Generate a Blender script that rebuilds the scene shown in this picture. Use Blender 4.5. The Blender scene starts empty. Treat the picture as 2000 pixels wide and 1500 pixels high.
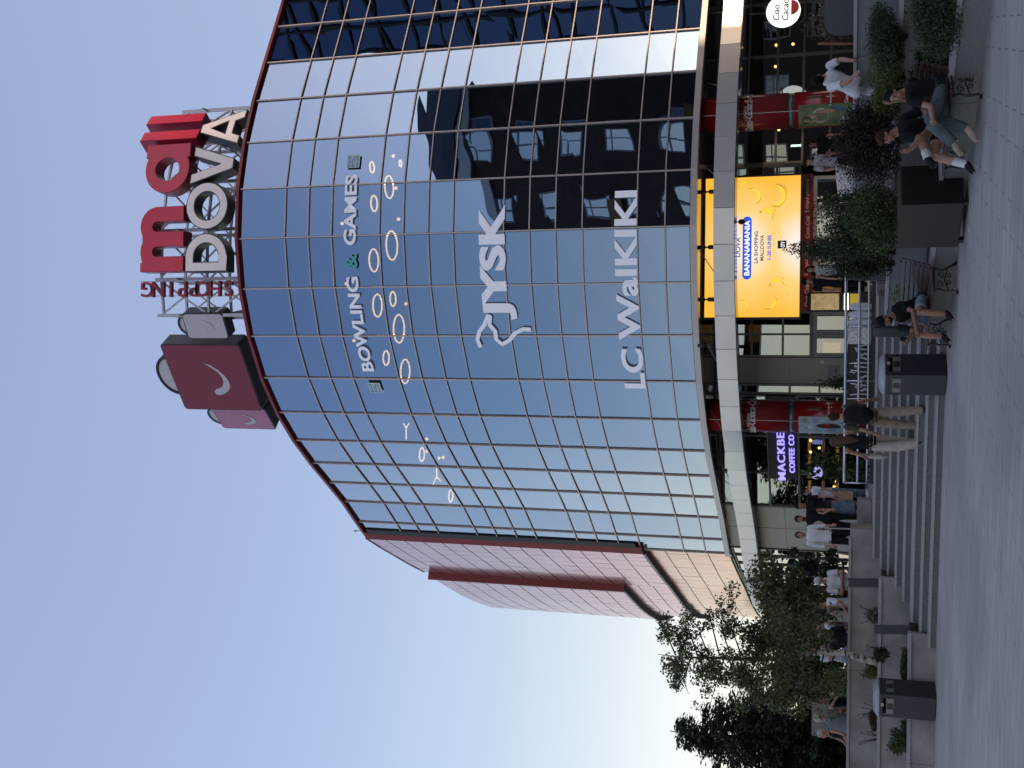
import bpy, bmesh, math, random
import numpy as np
from mathutils import Vector, Matrix, Euler, kdtree
from mathutils.geometry import tessellate_polygon
R = math.radians
random.seed(7); rng = np.random.default_rng(7)
sc = bpy.context.scene
COL = sc.collection

# ---------------------------------------------------------------- camera
F_PX, TH, ROLL, EYE = 2205.0, 0.29368, -0.0114974, 1.5
cam_d = bpy.data.cameras.new('camera'); cam = bpy.data.objects.new('camera', cam_d); COL.objects.link(cam)
cam_d.sensor_fit = 'HORIZONTAL'; cam_d.sensor_width = 36.0; cam_d.lens = F_PX * 36.0 / 2000.0
cam_d.clip_start = 0.1; cam_d.clip_end = 3000
_right = Vector((1, 0, 0)); _up = Vector((0, -math.sin(TH), math.cos(TH)))
_xr = math.cos(ROLL) * _right - math.sin(ROLL) * _up      # photo "right" once it is turned upright
_yr = math.sin(ROLL) * _right + math.cos(ROLL) * _up      # photo "up" once it is turned upright
_X, _Y = -_yr, _xr                                        # the photograph lies on its side
_Z = _X.cross(_Y)
cam.matrix_world = Matrix(((_X.x, _Y.x, _Z.x, 0), (_X.y, _Y.y, _Z.y, 0), (_X.z, _Y.z, _Z.z, EYE), (0, 0, 0, 1)))
sc.camera = cam
# ---------------------------------------------------------------- world, sun, exposure
SUN_EL, SUN_AZ = R(3.5), R(114)       # azimuth from +Y (the way the camera looks), negative = left
w = bpy.data.worlds.new('World'); sc.world = w; w.use_nodes = True
nt = w.node_tree; bg = nt.nodes['Background']
sky = nt.nodes.new('ShaderNodeTexSky'); sky.sky_type = 'NISHITA'; sky.sun_disc = False
sky.sun_elevation = SUN_EL; sky.sun_rotation = SUN_AZ
sky.altitude = 100; sky.air_density = 1.0; sky.dust_density = 1.0; sky.ozone_density = 3.0
nt.links.new(sky.outputs[0], bg.inputs[0]); bg.inputs[1].default_value = 0.1
hz = nt.nodes.new('ShaderNodeBackground'); hz.inputs[1].default_value = 1.0   # thin even evening haze over the clear sky
_tc = nt.nodes.new('ShaderNodeTexCoord'); _sx = nt.nodes.new('ShaderNodeSeparateXYZ'); nt.links.new(_tc.outputs['Generated'], _sx.inputs[0])
_rp = nt.nodes.new('ShaderNodeValToRGB'); _el = _rp.color_ramp.elements; _el[0].position = 0.0; _el[0].color = (.47, .43, .37, 1); _el[1].position = 1.0; _el[1].color = (.13, .15, .235, 1)
for _p, _c in ((.1, (.44, .395, .335, 1)), (.2, (.325, .302, .288, 1)), (.29, (.238, .255, .272, 1)), (.45, (.176, .197, .27, 1)), (.65, (.156, .168, .25, 1))):
    _q = _el.new(_p); _q.color = _c
nt.links.new(_sx.outputs['Z'], _rp.inputs[0]); nt.links.new(_rp.outputs[0], hz.inputs[0])
_dt = nt.nodes.new('ShaderNodeVectorMath'); _dt.operation = 'DOT_PRODUCT'; _dt.inputs[1].default_value = (math.sin(SUN_AZ), math.cos(SUN_AZ), .05); nt.links.new(_tc.outputs['Generated'], _dt.inputs[0])
_cl = nt.nodes.new('ShaderNodeMath'); _cl.operation = 'MAXIMUM'; _cl.inputs[1].default_value = 0; nt.links.new(_dt.outputs['Value'], _cl.inputs[0])
_pw = nt.nodes.new('ShaderNodeMath'); _pw.operation = 'POWER'; _pw.inputs[1].default_value = 4; nt.links.new(_cl.outputs[0], _pw.inputs[0])
_gl = nt.nodes.new('ShaderNodeVectorMath'); _gl.operation = 'MULTIPLY_ADD'; _gl.inputs[1].default_value = (.75, .56, .42); nt.links.new(_pw.outputs[0], _gl.inputs[0]); nt.links.new(_rp.outputs[0], _gl.inputs[2]); nt.links.new(_gl.outputs[0], hz.inputs[0])   # the haze glows round the low sun
ads = nt.nodes.new('ShaderNodeAddShader'); nt.links.new(bg.outputs[0], ads.inputs[0]); nt.links.new(hz.outputs[0], ads.inputs[1])
nt.links.new(ads.outputs[0], nt.nodes['World Output'].inputs[0])
sd = bpy.data.lights.new('sun', 'SUN'); sun = bpy.data.objects.new('sun', sd); COL.objects.link(sun)
sd.energy = 0.8; sd.angle = R(0.6); sd.color = (1.0, 0.72, 0.5)
_sv = Vector((math.sin(SUN_AZ) * math.cos(SUN_EL), math.cos(SUN_AZ) * math.cos(SUN_EL), math.sin(SUN_EL)))
sun.rotation_euler = (-_sv).to_track_quat('-Z', 'Y').to_euler()
sc.view_settings.view_transform = 'Standard'; sc.view_settings.look = 'None'
sc.view_settings.exposure = 1.0; sc.view_settings.gamma = 1.0
sc.render.engine = 'CYCLES'
sc.cycles.max_bounces = 8; sc.cycles.transparent_max_bounces = 12; sc.cycles.caustics_reflective = False

# ---------------------------------------------------------------- placing helpers: (u, v) = pixel of the upright 1500 x 2000 photo
def ray(u, v):
    xr, yr = u - 750, 1000 - v
    x = (xr * math.cos(ROLL) + yr * math.sin(ROLL)) / F_PX
    y = (-xr * math.sin(ROLL) + yr * math.cos(ROLL)) / F_PX
    return Vector((x, math.cos(TH) - y * math.sin(TH), math.sin(TH) + y * math.cos(TH)))
def atY(u, v, Y):
    r = ray(u, v); r = r * (Y / r.y); return Vector((r.x, r.y, r.z + EYE))
def atz(u, v, z):
    r = ray(u, v); r = r * ((z - EYE) / r.z); return Vector((r.x, r.y, z))
def at_plane(u, v, a, b):                                # vertical plane through plan points a, b
    r = ray(u, v); n = Vector((-(b[1] - a[1]), b[0] - a[0], 0)); t = n.dot(Vector((a[0], a[1], 0))) / n.dot(r)
    return Vector((r.x * t, r.y * t, r.z * t + EYE))
def proj(X, Y, Z):
    Z -= EYE; d = Y * math.cos(TH) + Z * math.sin(TH); up = -Y * math.sin(TH) + Z * math.cos(TH)
    x, y = F_PX * X / d, F_PX * up / d
    return 750 + x * math.cos(ROLL) - y * math.sin(ROLL), 1000 - (x * math.sin(ROLL) + y * math.cos(ROLL))

# ---------------------------------------------------------------- materials
M = {}
def mat(name, color, rough=0.6, metal=0.0, var=0.12, scale=8.0, bump=0.0, bscale=None, spec=0.5, emit=None, estr=0.0, island=0.0, coat=0.0, detail=4.0):
    if name in M: return M[name]
    m = bpy.data.materials.new(name); m.use_nodes = True; n = m.node_tree; b = n.nodes['Principled BSDF']
    b.inputs['Roughness'].default_value = rough; b.inputs['Metallic'].default_value = metal
    b.inputs['Specular IOR Level'].default_value = spec; b.inputs['Coat Weight'].default_value = coat
    c = list(color) + [1.0]; b.inputs['Base Color'].default_value = c
    tc = n.nodes.new('ShaderNodeTexCoord')
    if var > 0 or island > 0:
        ns = n.nodes.new('ShaderNodeTexNoise'); ns.inputs['Scale'].default_value = scale; ns.inputs['Detail'].default_value = detail
        n.links.new(tc.outputs['Object'], ns.inputs['Vector'])
        mr = n.nodes.new('ShaderNodeMapRange'); mr.inputs[1].default_value = .3; mr.inputs[2].default_value = .7
        mr.inputs[3].default_value = 1 - var; mr.inputs[4].default_value = 1 + var
        n.links.new(ns.outputs[0], mr.inputs[0]); fac = mr.outputs[0]
        if island > 0:
            g = n.nodes.new('ShaderNodeNewGeometry'); r2 = n.nodes.new('ShaderNodeMapRange')
            r2.inputs[3].default_value = 1 - island; r2.inputs[4].default_value = 1 + island
            n.links.new(g.outputs['Random Per Island'], r2.inputs[0])
            mu = n.nodes.new('ShaderNodeMath'); mu.operation = 'MULTIPLY'
            n.links.new(fac, mu.inputs[0]); n.links.new(r2.outputs[0], mu.inputs[1]); fac = mu.outputs[0]
        vm = n.nodes.new('ShaderNodeVectorMath'); vm.operation = 'SCALE'; vm.inputs[0].default_value = color
        n.links.new(fac, vm.inputs['Scale']); n.links.new(vm.outputs[0], b.inputs['Base Color'])
    if bump > 0:
        nb = n.nodes.new('ShaderNodeTexNoise'); nb.inputs['Scale'].default_value = bscale or scale * 4; nb.inputs['Detail'].default_value = 3
        n.links.new(tc.outputs['Object'], nb.inputs['Vector'])
        bp = n.nodes.new('ShaderNodeBump'); bp.inputs['Strength'].default_value = bump; bp.inputs['Distance'].default_value = .02
        n.links.new(nb.outputs[0], bp.inputs['Height']); n.links.new(bp.outputs[0], b.inputs['Normal'])
    if emit is not None:
        b.inputs['Emission Color'].default_value = list(emit) + [1.0]; b.inputs['Emission Strength'].default_value = estr
    M[name] = m; return m
def glass(name, refl, trans, mirror, wav=0.02, wscale=0.5, rough=0.0):
    m = bpy.data.materials.new(name); m.use_nodes = True; n = m.node_tree; n.nodes.remove(n.nodes['Principled BSDF'])
    out = n.nodes['Material Output']
    g = n.nodes.new('ShaderNodeBsdfGlossy'); g.inputs['Color'].default_value = list(refl) + [1]; g.inputs['Roughness'].default_value = rough
    t = n.nodes.new('ShaderNodeBsdfTransparent'); t.inputs['Color'].default_value = list(trans) + [1]
    mx = n.nodes.new('ShaderNodeMixShader'); mx.inputs[0].default_value = mirror
    fr = n.nodes.new('ShaderNodeFresnel'); fr.inputs['IOR'].default_value = 1.45
    mr = n.nodes.new('ShaderNodeMapRange'); mr.inputs[1].default_value = .03; mr.inputs[2].default_value = 1.0; mr.inputs[3].default_value = mirror; mr.inputs[4].default_value = 1.0
    n.links.new(fr.outputs[0], mr.inputs[0]); n.links.new(mr.outputs[0], mx.inputs[0])
    cm = n.nodes.new('ShaderNodeMix'); cm.data_type = 'RGBA'; cm.inputs['A'].default_value = list(refl) + [1]; cm.inputs['B'].default_value = (.9, .93, .96, 1)
    m2 = n.nodes.new('ShaderNodeMapRange'); m2.inputs[1].default_value = .036; m2.inputs[2].default_value = .15; n.links.new(fr.outputs[0], m2.inputs[0])
    n.links.new(m2.outputs[0], cm.inputs['Factor']); n.links.new(cm.outputs['Result'], g.inputs['Color'])
    if wav > 0:
        tc = n.nodes.new('ShaderNodeTexCoord'); ns = n.nodes.new('ShaderNodeTexNoise'); ns.inputs['Scale'].default_value = wscale; ns.inputs['Detail'].default_value = 1.0
        n.links.new(tc.outputs['Object'], ns.inputs['Vector'])
        bp = n.nodes.new('ShaderNodeBump'); bp.inputs['Strength'].default_value = 1.0; bp.inputs['Distance'].default_value = wav
        n.links.new(ns.outputs[0], bp.inputs['Height']); n.links.new(bp.outputs[0], g.inputs['Normal'])
    n.links.new(t.outputs[0], mx.inputs[1]); n.links.new(g.outputs[0], mx.inputs[2]); n.links.new(mx.outputs[0], out.inputs[0])
    M[name] = m; return m

# ---------------------------------------------------------------- objects
def tag(o, label=None, cat=None, group=None, kind=None):
    if label: o['label'] = label
    if cat: o['category'] = cat
    if group: o['group'] = group
    if kind: o['kind'] = kind
    return o
def thing(name, label, cat, loc=(0, 0, 0), rz=0.0, group=None):
    o = bpy.data.objects.new(name, None); COL.objects.link(o); o.location = loc; o.rotation_euler = (0, 0, rz)
    o.empty_display_size = 0.2
    return tag(o, label, cat, group)
def rootmat(o):
    m = Matrix.Translation(o.location) @ o.rotation_euler.to_matrix().to_4x4()
    return m if o.parent is None else rootmat(o.parent) @ m
def copy_tree(o, parent=None):
    c = o.copy(); COL.objects.link(c)
    if parent is not None: c.parent = parent
    for ch in list(o.children): copy_tree(ch, c)
    return c

class MB:
    def __init__(s): s.v = []; s.f = []; s.m = []; s.sm = []; s.cur = 0
    def add(s, vs, fs, smooth=False):
        o = len(s.v); s.v += [tuple(x) for x in vs]
        for f in fs: s.f.append(tuple(i + o for i in f)); s.m.append(s.cur); s.sm.append(smooth)
        return s
    def quad(s, a, b, c, d): return s.add([a, b, c, d], [(0, 1, 2, 3)])
    def box(s, c, size, rz=0.0, rot=None):
        hx, hy, hz = size[0] / 2, size[1] / 2, size[2] / 2
        mt = rot if rot is not None else Matrix.Rotation(rz, 3, 'Z')
        vs = [Vector(c) + mt @ Vector((x * hx, y * hy, z * hz)) for x, y, z in
              ((-1, -1, -1), (1, -1, -1), (1, 1, -1), (-1, 1, -1), (-1, -1, 1), (1, -1, 1), (1, 1, 1), (-1, 1, 1))]
        return s.add(vs, [(0, 3, 2, 1), (4, 5, 6, 7), (0, 1, 5, 4), (1, 2, 6, 5), (2, 3, 7, 6), (3, 0, 4, 7)])
    def bar(s, a, b, wdt, hgt, up=(0, 0, 1)):             # box-section bar from a to b; hgt along up
        a, b = Vector(a), Vector(b); d = (b - a); L = d.length
        if L < 1e-6: return s
        d /= L; u = Vector(up); sd_ = d.cross(u)
        if sd_.length < 1e-4: sd_ = d.cross(Vector((0, 1, 0)))
        sd_.normalize(); u = sd_.cross(d)
        return s.box((a + b) / 2, (L, wdt, hgt), rot=Matrix((d, sd_, u)).transposed())
    def prism(s, pts, z0, z1):
        n = len(pts); A = [Vector((p[0], p[1], 0)) for p in pts]
        area = sum(A[i].x * A[(i + 1) % n].y - A[(i + 1) % n].x * A[i].y for i in range(n))
        if area < 0: A = A[::-1]
        vs = [(p.x, p.y, z0) for p in A] + [(p.x, p.y, z1) for p in A]
        tri = tessellate_polygon([A])
        fs = []
        for t in tri:
            t = list(t); a, b, c = (A[i] for i in t)
            if (b - a).cross(c - a).z < 0: t = t[::-1]
            fs.append(tuple(i + n for i in t)); fs.append(tuple(t[::-1]))
        fs += [(i, (i + 1) % n, n + (i + 1) % n, n + i) for i in range(n)]
        return s.add(vs, fs)
    def tube(s, path, rad, n=8, smooth=True, cap=True):
        path = [Vector(p) for p in path]; rads = rad if hasattr(rad, '__len__') else [rad] * len(path)
        vs = []; fs = []; ref = None
        for i, p in enumerate(path):
            d = (path[min(i + 1, len(path) - 1)] - path[max(i - 1, 0)])
            if d.length < 1e-9: d = Vector((0, 0, 1))
            d.normalize()
            if ref is None: ref = d.orthogonal().normalized()
            ref = (ref - d * ref.dot(d)); ref = ref.normalized() if ref.length > 1e-5 else d.orthogonal().normalized()
            q = d.cross(ref)
            for k in range(n):
                a = 2 * math.pi * k / n; vs.append(p + (ref * math.cos(a) + q * math.sin(a)) * rads[i])
        for i in range(len(path) - 1):
            for k in range(n): fs.append((i * n + k, i * n + (k + 1) % n, (i + 1) * n + (k + 1) % n, (i + 1) * n + k))
        if cap: fs.append(tuple(range(n - 1, -1, -1))); fs.append(tuple((len(path) - 1) * n + k for k in range(n)))
        return s.add(vs, fs, smooth)
    def lathe(s, prof, c=(0, 0, 0), n=24, smooth=True):
        vs = []; fs = []; m = len(prof)
        for r, z in prof:
            for k in range(n): a = 2 * math.pi * k / n; vs.append((c[0] + r * math.cos(a), c[1] + r * math.sin(a), c[2] + z))
        for i in range(m - 1):
            for k in range(n): fs.append((i * n + k, i * n + (k + 1) % n, (i + 1) * n + (k + 1) % n, (i + 1) * n + k))
        if prof[0][0] > 1e-4: fs.append(tuple(range(n - 1, -1, -1)))
        if prof[-1][0] > 1e-4: fs.append(tuple((m - 1) * n + k for k in range(n)))
        return s.add(vs, fs, smooth)
    def ball(s, c, r, n=10, m=7, rot=None):
        r = r if hasattr(r, '__len__') else (r, r, r); vs = []; fs = []
        for i in range(m + 1):
            t = math.pi * i / m
            for k in range(n):
                a = 2 * math.pi * k / n; q = Vector((r[0] * math.sin(t) * math.cos(a), r[1] * math.sin(t) * math.sin(a), r[2] * math.cos(t)))
                vs.append(Vector(c) + (rot @ q if rot is not None else q))
        for i in range(m):
            for k in range(n): fs.append((i * n + k, (i + 1) * n + k, (i + 1) * n + (k + 1) % n, i * n + (k + 1) % n))
        return s.add(vs, fs, True)
    def build(s, name, mats, parent=None, world=True, bevel=0.0):
        me = bpy.data.meshes.new(name); V = s.v
        if parent is not None and world:
            inv = rootmat(parent).inverted(); V = [inv @ Vector(p) for p in V]
        me.from_pydata([tuple(p) for p in V], [], s.f)
        ms = mats if isinstance(mats, (list, tuple)) else [mats]
        for x in ms: me.materials.append(x)
        me.polygons.foreach_set('material_index', np.array(s.m, dtype=np.int32)); me.polygons.foreach_set('use_smooth', np.array(s.sm, dtype=bool))
        me.validate(); me.update()
        o = bpy.data.objects.new(name, me); COL.objects.link(o)
        if parent is not None: o.parent = parent
        if bevel > 0:
            b = o.modifiers.new('bevel', 'BEVEL'); b.width = bevel; b.segments = 2; b.limit_method = 'ANGLE'; b.angle_limit = R(40)
        return o

def text_geo(body, size=1.0, extrude=0.0, bold=0.0, shear=0.0, align='LEFT', spacing=1.0):
    cu = bpy.data.curves.new('t', 'FONT'); cu.body = body; cu.size = size; cu.extrude = extrude; cu.offset = bold; cu.shear = shear
    cu.align_x = align; cu.space_character = spacing; cu.resolution_u = 4
    o = bpy.data.objects.new('t', cu); COL.objects.link(o); bpy.context.view_layer.update()
    me = bpy.data.meshes.new_from_object(o)
    vs = [v.co.copy() for v in me.vertices]; fs = [tuple(p.vertices) for p in me.polygons]
    bpy.data.objects.remove(o); bpy.data.curves.remove(cu); bpy.data.meshes.remove(me)
    return vs, fs
def fit_geo(vs, w=None, h=None):                         # scale text verts to a width/height with min corner at 0
    x0 = min(v.x for v in vs); x1 = max(v.x for v in vs); y0 = min(v.y for v in vs); y1 = max(v.y for v in vs)
    sx = w / (x1 - x0) if w else h / (y1 - y0); sy = h / (y1 - y0) if h else sx
    return [Vector(((v.x - x0) * sx, (v.y - y0) * sy, v.z)) for v in vs], (x1 - x0) * sx, (y1 - y0) * sy
def shape_geo(loops, extrude, res=6):                    # filled 2D outline with holes -> solid
    cu = bpy.data.curves.new('s', 'CURVE'); cu.dimensions = '2D'; cu.fill_mode = 'BOTH'; cu.extrude = extrude
    for lp in loops:
        sp = cu.splines.new('POLY'); sp.points.add(len(lp) - 1); sp.use_cyclic_u = True
        for i, p in enumerate(lp): sp.points[i].co = (p[0], p[1], 0, 1)
    o = bpy.data.objects.new('s', cu); COL.objects.link(o); bpy.context.view_layer.update()
    me = bpy.data.meshes.new_from_object(o)
    vs = [v.co.copy() for v in me.vertices]; fs = [tuple(p.vertices) for p in me.polygons]
    bpy.data.objects.remove(o); bpy.data.curves.remove(cu); bpy.data.meshes.remove(me)
    return vs, fs
def arc(cx, cy, rx, ry, a0, a1, n=16):
    return [(cx + rx * math.cos(R(a0 + (a1 - a0) * i / n)), cy + ry * math.sin(R(a0 + (a1 - a0) * i / n))) for i in range(n + 1)]
def frame(vs, o, xd, yd):                                # put 2D verts (x,y,z) in the frame o + x*xd + y*yd + z*(xd x yd)
    xd, yd = Vector(xd).normalized(), Vector(yd).normalized(); zd = xd.cross(yd); o = Vector(o)
    return [o + xd * v.x + yd * v.y + zd * v.z for v in vs]
Z3 = Vector((0, 0, 1))
# ================================================================ materials
mat('paving', (.2, .2, .205)); M.pop('paving')
def paving_mat(name, c1, c2, cm, bw, rh, rot, mort=.012, rough=.62):
    m = bpy.data.materials.new(name); m.use_nodes = True; n = m.node_tree; b = n.nodes['Principled BSDF']
    tc = n.nodes.new('ShaderNodeTexCoord'); mp = n.nodes.new('ShaderNodeMapping'); mp.inputs['Rotation'].default_value = (0, 0, rot)
    n.links.new(tc.outputs['Object'], mp.inputs[0])
    br = n.nodes.new('ShaderNodeTexBrick'); br.inputs['Scale'].default_value = 1.0
    br.inputs['Color1'].default_value = list(c1) + [1]; br.inputs['Color2'].default_value = list(c2) + [1]; br.inputs['Mortar'].default_value = list(cm) + [1]
    br.inputs['Mortar Size'].default_value = mort; br.inputs['Brick Width'].default_value = bw; br.inputs['Row Height'].default_value = rh; br.inputs['Mortar Smooth'].default_value = .3
    br.offset = .37
    n.links.new(mp.outputs[0], br.inputs[0])
    ns = n.nodes.new('ShaderNodeTexNoise'); ns.inputs['Scale'].default_value = 1.3; ns.inputs['Detail'].default_value = 8
    mp2 = n.nodes.new('ShaderNodeMapping'); mp2.inputs['Rotation'].default_value = (0, 0, rot); mp2.inputs['Scale'].default_value = (.5, 5, 1)
    n.links.new(tc.outputs['Object'], mp2.inputs[0]); n.links.new(mp2.outputs[0], ns.inputs[0])
    mr = n.nodes.new('ShaderNodeMapRange'); mr.inputs[1].default_value = .25; mr.inputs[2].default_value = .75; mr.inputs[3].default_value = .88; mr.inputs[4].default_value = 1.12
    n.links.new(ns.outputs[0], mr.inputs[0])
    n2 = n.nodes.new('ShaderNodeTexNoise'); n2.inputs['Scale'].default_value = 60; n2.inputs['Detail'].default_value = 4; n.links.new(tc.outputs['Object'], n2.inputs[0])
    mr2 = n.nodes.new('ShaderNodeMapRange'); mr2.inputs[3].default_value = .8; mr2.inputs[4].default_value = 1.2; n.links.new(n2.outputs[0], mr2.inputs[0])
    mu = n.nodes.new('ShaderNodeMath'); mu.operation = 'MULTIPLY'; n.links.new(mr.outputs[0], mu.inputs[0]); n.links.new(mr2.outputs[0], mu.inputs[1])
    n3 = n.nodes.new('ShaderNodeTexNoise'); n3.inputs['Scale'].default_value = .45; n3.inputs['Detail'].default_value = 5; n3.inputs['Distortion'].default_value = .6; n.links.new(tc.outputs['Object'], n3.inputs[0])
    mr3 = n.nodes.new('ShaderNodeMapRange'); mr3.inputs[1].default_value = .35; mr3.inputs[2].default_value = .65; mr3.inputs[3].default_value = .84; mr3.inputs[4].default_value = 1.1; n.links.new(n3.outputs[0], mr3.inputs[0])
    vo = n.nodes.new('ShaderNodeTexVoronoi'); vo.inputs['Scale'].default_value = 1.7; n.links.new(tc.outputs['Object'], vo.inputs[0])
    mr4 = n.nodes.new('ShaderNodeMapRange'); mr4.inputs[1].default_value = .035; mr4.inputs[2].default_value = .06; mr4.inputs[3].default_value = .6; mr4.inputs[4].default_value = 1.0; n.links.new(vo.outputs['Distance'], mr4.inputs[0])
    mu3 = n.nodes.new('ShaderNodeMath'); mu3.operation = 'MULTIPLY'; n.links.new(mr3.outputs[0], mu3.inputs[0]); n.links.new(mr4.outputs[0], mu3.inputs[1])
    mu4 = n.nodes.new('ShaderNodeMath'); mu4.operation = 'MULTIPLY'; n.links.new(mu.outputs[0], mu4.inputs[0]); n.links.new(mu3.outputs[0], mu4.inputs[1]); mu = mu4
    vm = n.nodes.new('ShaderNodeVectorMath'); vm.operation = 'SCALE'; n.links.new(br.outputs[0], vm.inputs[0]); n.links.new(mu.outputs[0], vm.inputs['Scale'])
    n.links.new(vm.outputs[0], b.inputs['Base Color']); b.inputs['Roughness'].default_value = rough
    bp = n.nodes.new('ShaderNodeBump'); bp.inputs['Strength'].default_value = .5; bp.inputs['Distance'].default_value = .006; bp.invert = True
    ad = n.nodes.new('ShaderNodeMath'); ad.operation = 'ADD'; n.links.new(br.outputs['Fac'], ad.inputs[0]); n.links.new(ns.outputs[0], ad.inputs[1])
    n.links.new(ad.outputs[0], bp.inputs['Height']); n.links.new(bp.outputs[0], b.inputs['Normal'])
    M[name] = m; return m
paving_mat('paving', (.4, .378, .352), (.35, .332, .31), (.2, .19, .178), .9, .3, R(17), .009)
paving_mat('plaza_tile', (.25, .24, .235), (.22, .215, .21), (.1, .1, .1), .6, .6, R(10))
mat('granite', (.16, .165, .172), .55, var=.3, scale=60, bump=.15, bscale=120, detail=6)
mat('granite_light', (.3, .3, .305), .5, var=.15, scale=40)
mat('granite_step', (.12, .122, .125), .6, var=.25, scale=30)
mat('concrete', (.27, .265, .26), .75, var=.28, scale=2.2, bump=.15, bscale=40, detail=8)
mat('nosing', (.34, .335, .33), .55, var=.12, scale=20)
mat('soil', (.035, .028, .022), .95, var=.4, scale=20, bump=.6, bscale=60)
mat('mullion', (.52, .45, .42), .4, .3, var=.06)
mat('red_trim', (.22, .014, .014), .35, var=.08, scale=3)
mat('sill', (.5, .47, .45), .35, .2, var=.05)
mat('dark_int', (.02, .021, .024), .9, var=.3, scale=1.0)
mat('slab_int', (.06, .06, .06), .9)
mat('roof_grey', (.16, .16, .16), .8)
mat('soffit', (.1, .075, .062), .12, 0.0, var=.1, scale=2, spec=1.0, coat=.6)
mat('band_panel', (.6, .59, .6), .22, .35, var=.05, scale=1.5)
mat('beam_under', (.08, .075, .075), .15, var=.1, spec=.9)
mat('black', (.012, .012, .013), .5)
mat('black_gloss', (.012, .013, .016), .25)
mat('coke_red', (.25, .011, .013), .22, var=.06, scale=2, coat=.4)
mat('banner_red', (.22, .013, .016), .4, var=.1, scale=3)
mat('col_ring', (.13, .15, .15), .3, .5)
mat('white_paint', (.78, .78, .8), .4, var=.04)
mat('film_white', (.82, .82, .88), .5, var=.04, emit=(.62, .68, .85), estr=.1)  # unlit film; a faint glow is added to brighten its white
mat('film_teal', (.1, .45, .45), .5)
mat('film_cyan', (.6, .74, .72), .5)
mat('film_blue', (.12, .25, .5), .5)
mat('beige_panel', (.33, .3, .265), .4, var=.06, scale=1.2, spec=.6)
mat('alu', (.42, .42, .42), .35, .6, var=.06)
mat('alu_dark', (.14, .135, .13), .4, .4, var=.06)
mat('steel', (.55, .56, .6), .22, .9, var=.05)
mat('frame_grey', (.2, .205, .21), .5, .3, var=.1)
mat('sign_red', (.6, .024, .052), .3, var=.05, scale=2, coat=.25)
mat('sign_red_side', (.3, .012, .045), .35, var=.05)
mat('sign_maroon', (.2, .012, .035), .4, var=.05, scale=2)
mat('sign_white', (.88, .8, .78), .35, var=.04)
mat('sign_black', (.018, .018, .02), .4)
mat('sign_pink', (.42, .16, .26), .4, var=.04)
mat('sign_grey', (.5, .47, .52), .4, var=.04)
mat('purple_led', (.3, .3, .8), .4, var=0, emit=(.32, .27, 1.0), estr=.75)
mat('warm_ring', (1, .7, .4), .4, var=0, emit=(1.0, .55, .2), estr=2.8)
mat('warm_lamp', (1, .6, .2), .4, var=0, emit=(1.0, .5, .12), estr=5)
mat('warm_glow', (1, .55, .2), .6, var=.5, scale=9, emit=(1.0, .45, .12), estr=.35)
mat('white_tube', (1, 1, 1), .4, var=0, emit=(.95, 1, .9), estr=4)
mat('sign_face', (.85, .8, .76), .5, var=.03, emit=(1, .93, .86), estr=.75)
mat('ink', (.03, .06, .04), .6); mat('ink_red', (.5, .04, .04), .6)
glass('facade_glass', (.3, .42, .62), (.3, .38, .45), .62, wav=.011, wscale=.55)
glass('shop_glass', (.72, .78, .84), (.62, .68, .68), .3, wav=.006, wscale=.5)
glass('wing_glass', (.45, .45, .42), (.2, .2, .2), .45, wav=.01, wscale=.4)
M['soffit'].node_tree.nodes['Principled BSDF'].inputs['Roughness'].default_value = .1
def clad_mat(name, col, metal=.7, rough=.2):
    return mat(name, col, rough, metal, var=.05, scale=.7, spec=.6)
clad_mat('clad_rose', (.62, .32, .32)); clad_mat('clad_peach', (.68, .36, .26)); clad_mat('clad_light', (.75, .73, .7))

# ================================================================ ground
b = MB(); b.quad((-300, -300, 0), (300, -300, 0), (300, 400, 0), (-300, 400, 0)); tag(b.build('ground', M['paving']), kind='structure')

# ================================================================ the mall: plan of the glass curve, left to right
FACC = [(10.552, 30.098), (9.3, 29.472), (8.041, 28.859), (6.733, 28.359), (5.367, 28.054), (3.968, 28.003), (2.587, 28.234), (1.283, 28.743), (0.104, 29.497), (-0.928, 30.444), (-1.817, 31.525), (-2.597, 32.688), (-3.322, 33.885), (-4.059, 35.076), (-4.878, 36.211)]
_d = (Vector(FACC[0]) - Vector(FACC[1])).normalized()
FACC = [tuple(Vector(FACC[0]) + _d.to_2d() * 1.4 * k) for k in (4, 3, 2, 1)] + FACC + [(-5.42, 37.0)]
FL = [Vector((x, y, 0)) for x, y in FACC[::-1]]           # left -> right
RZ = [17.991, 16.577, 15.87, 15.164, 13.75, 13.053, 12.348, 11.649, 10.248, 9.555, 8.856, 8.155, 6.742, 6.037, 5.408]
FS = [0.0]
for a_, b_ in zip(FL, FL[1:]): FS.append(FS[-1] + (b_ - a_).length)
def seg_out(i):
    t = (FL[i + 1] - FL[i]).normalized(); return Vector((t.y, -t.x, 0))
def vert_out(i):
    n = Vector((0, 0, 0))
    if i > 0: n += seg_out(i - 1)
    if i < len(FL) - 1: n += seg_out(i)
    return n.normalized()
def fac(s, off=0.0):
    i = 0
    while i < len(FS) - 2 and s > FS[i + 1]: i += 1
    k = (s - FS[i]) / (FS[i + 1] - FS[i]); p = FL[i].lerp(FL[i + 1], k)
    return p + seg_out(i) * off, seg_out(i)
def offset_line(off): return [FL[i] + vert_out(i) * off for i in range(len(FL))]
def s_at_u(u, z, off=0.0):
    lo, hi = 0.0, FS[-1]
    for _ in range(40):
        m_ = (lo + hi) / 2; p, _n = fac(m_, off)
        if proj(p.x, p.y, z)[0] < u: lo = m_
        else: hi = m_
    return (lo + hi) / 2
def map_fac(vs, s0, z0, off):                              # 2D text verts -> on the curved glass
    out = []
    for v in vs:
        p, n = fac(s0 + v.x, off + v.z); out.append((p.x, p.y, z0 + v.y))
    return out
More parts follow.
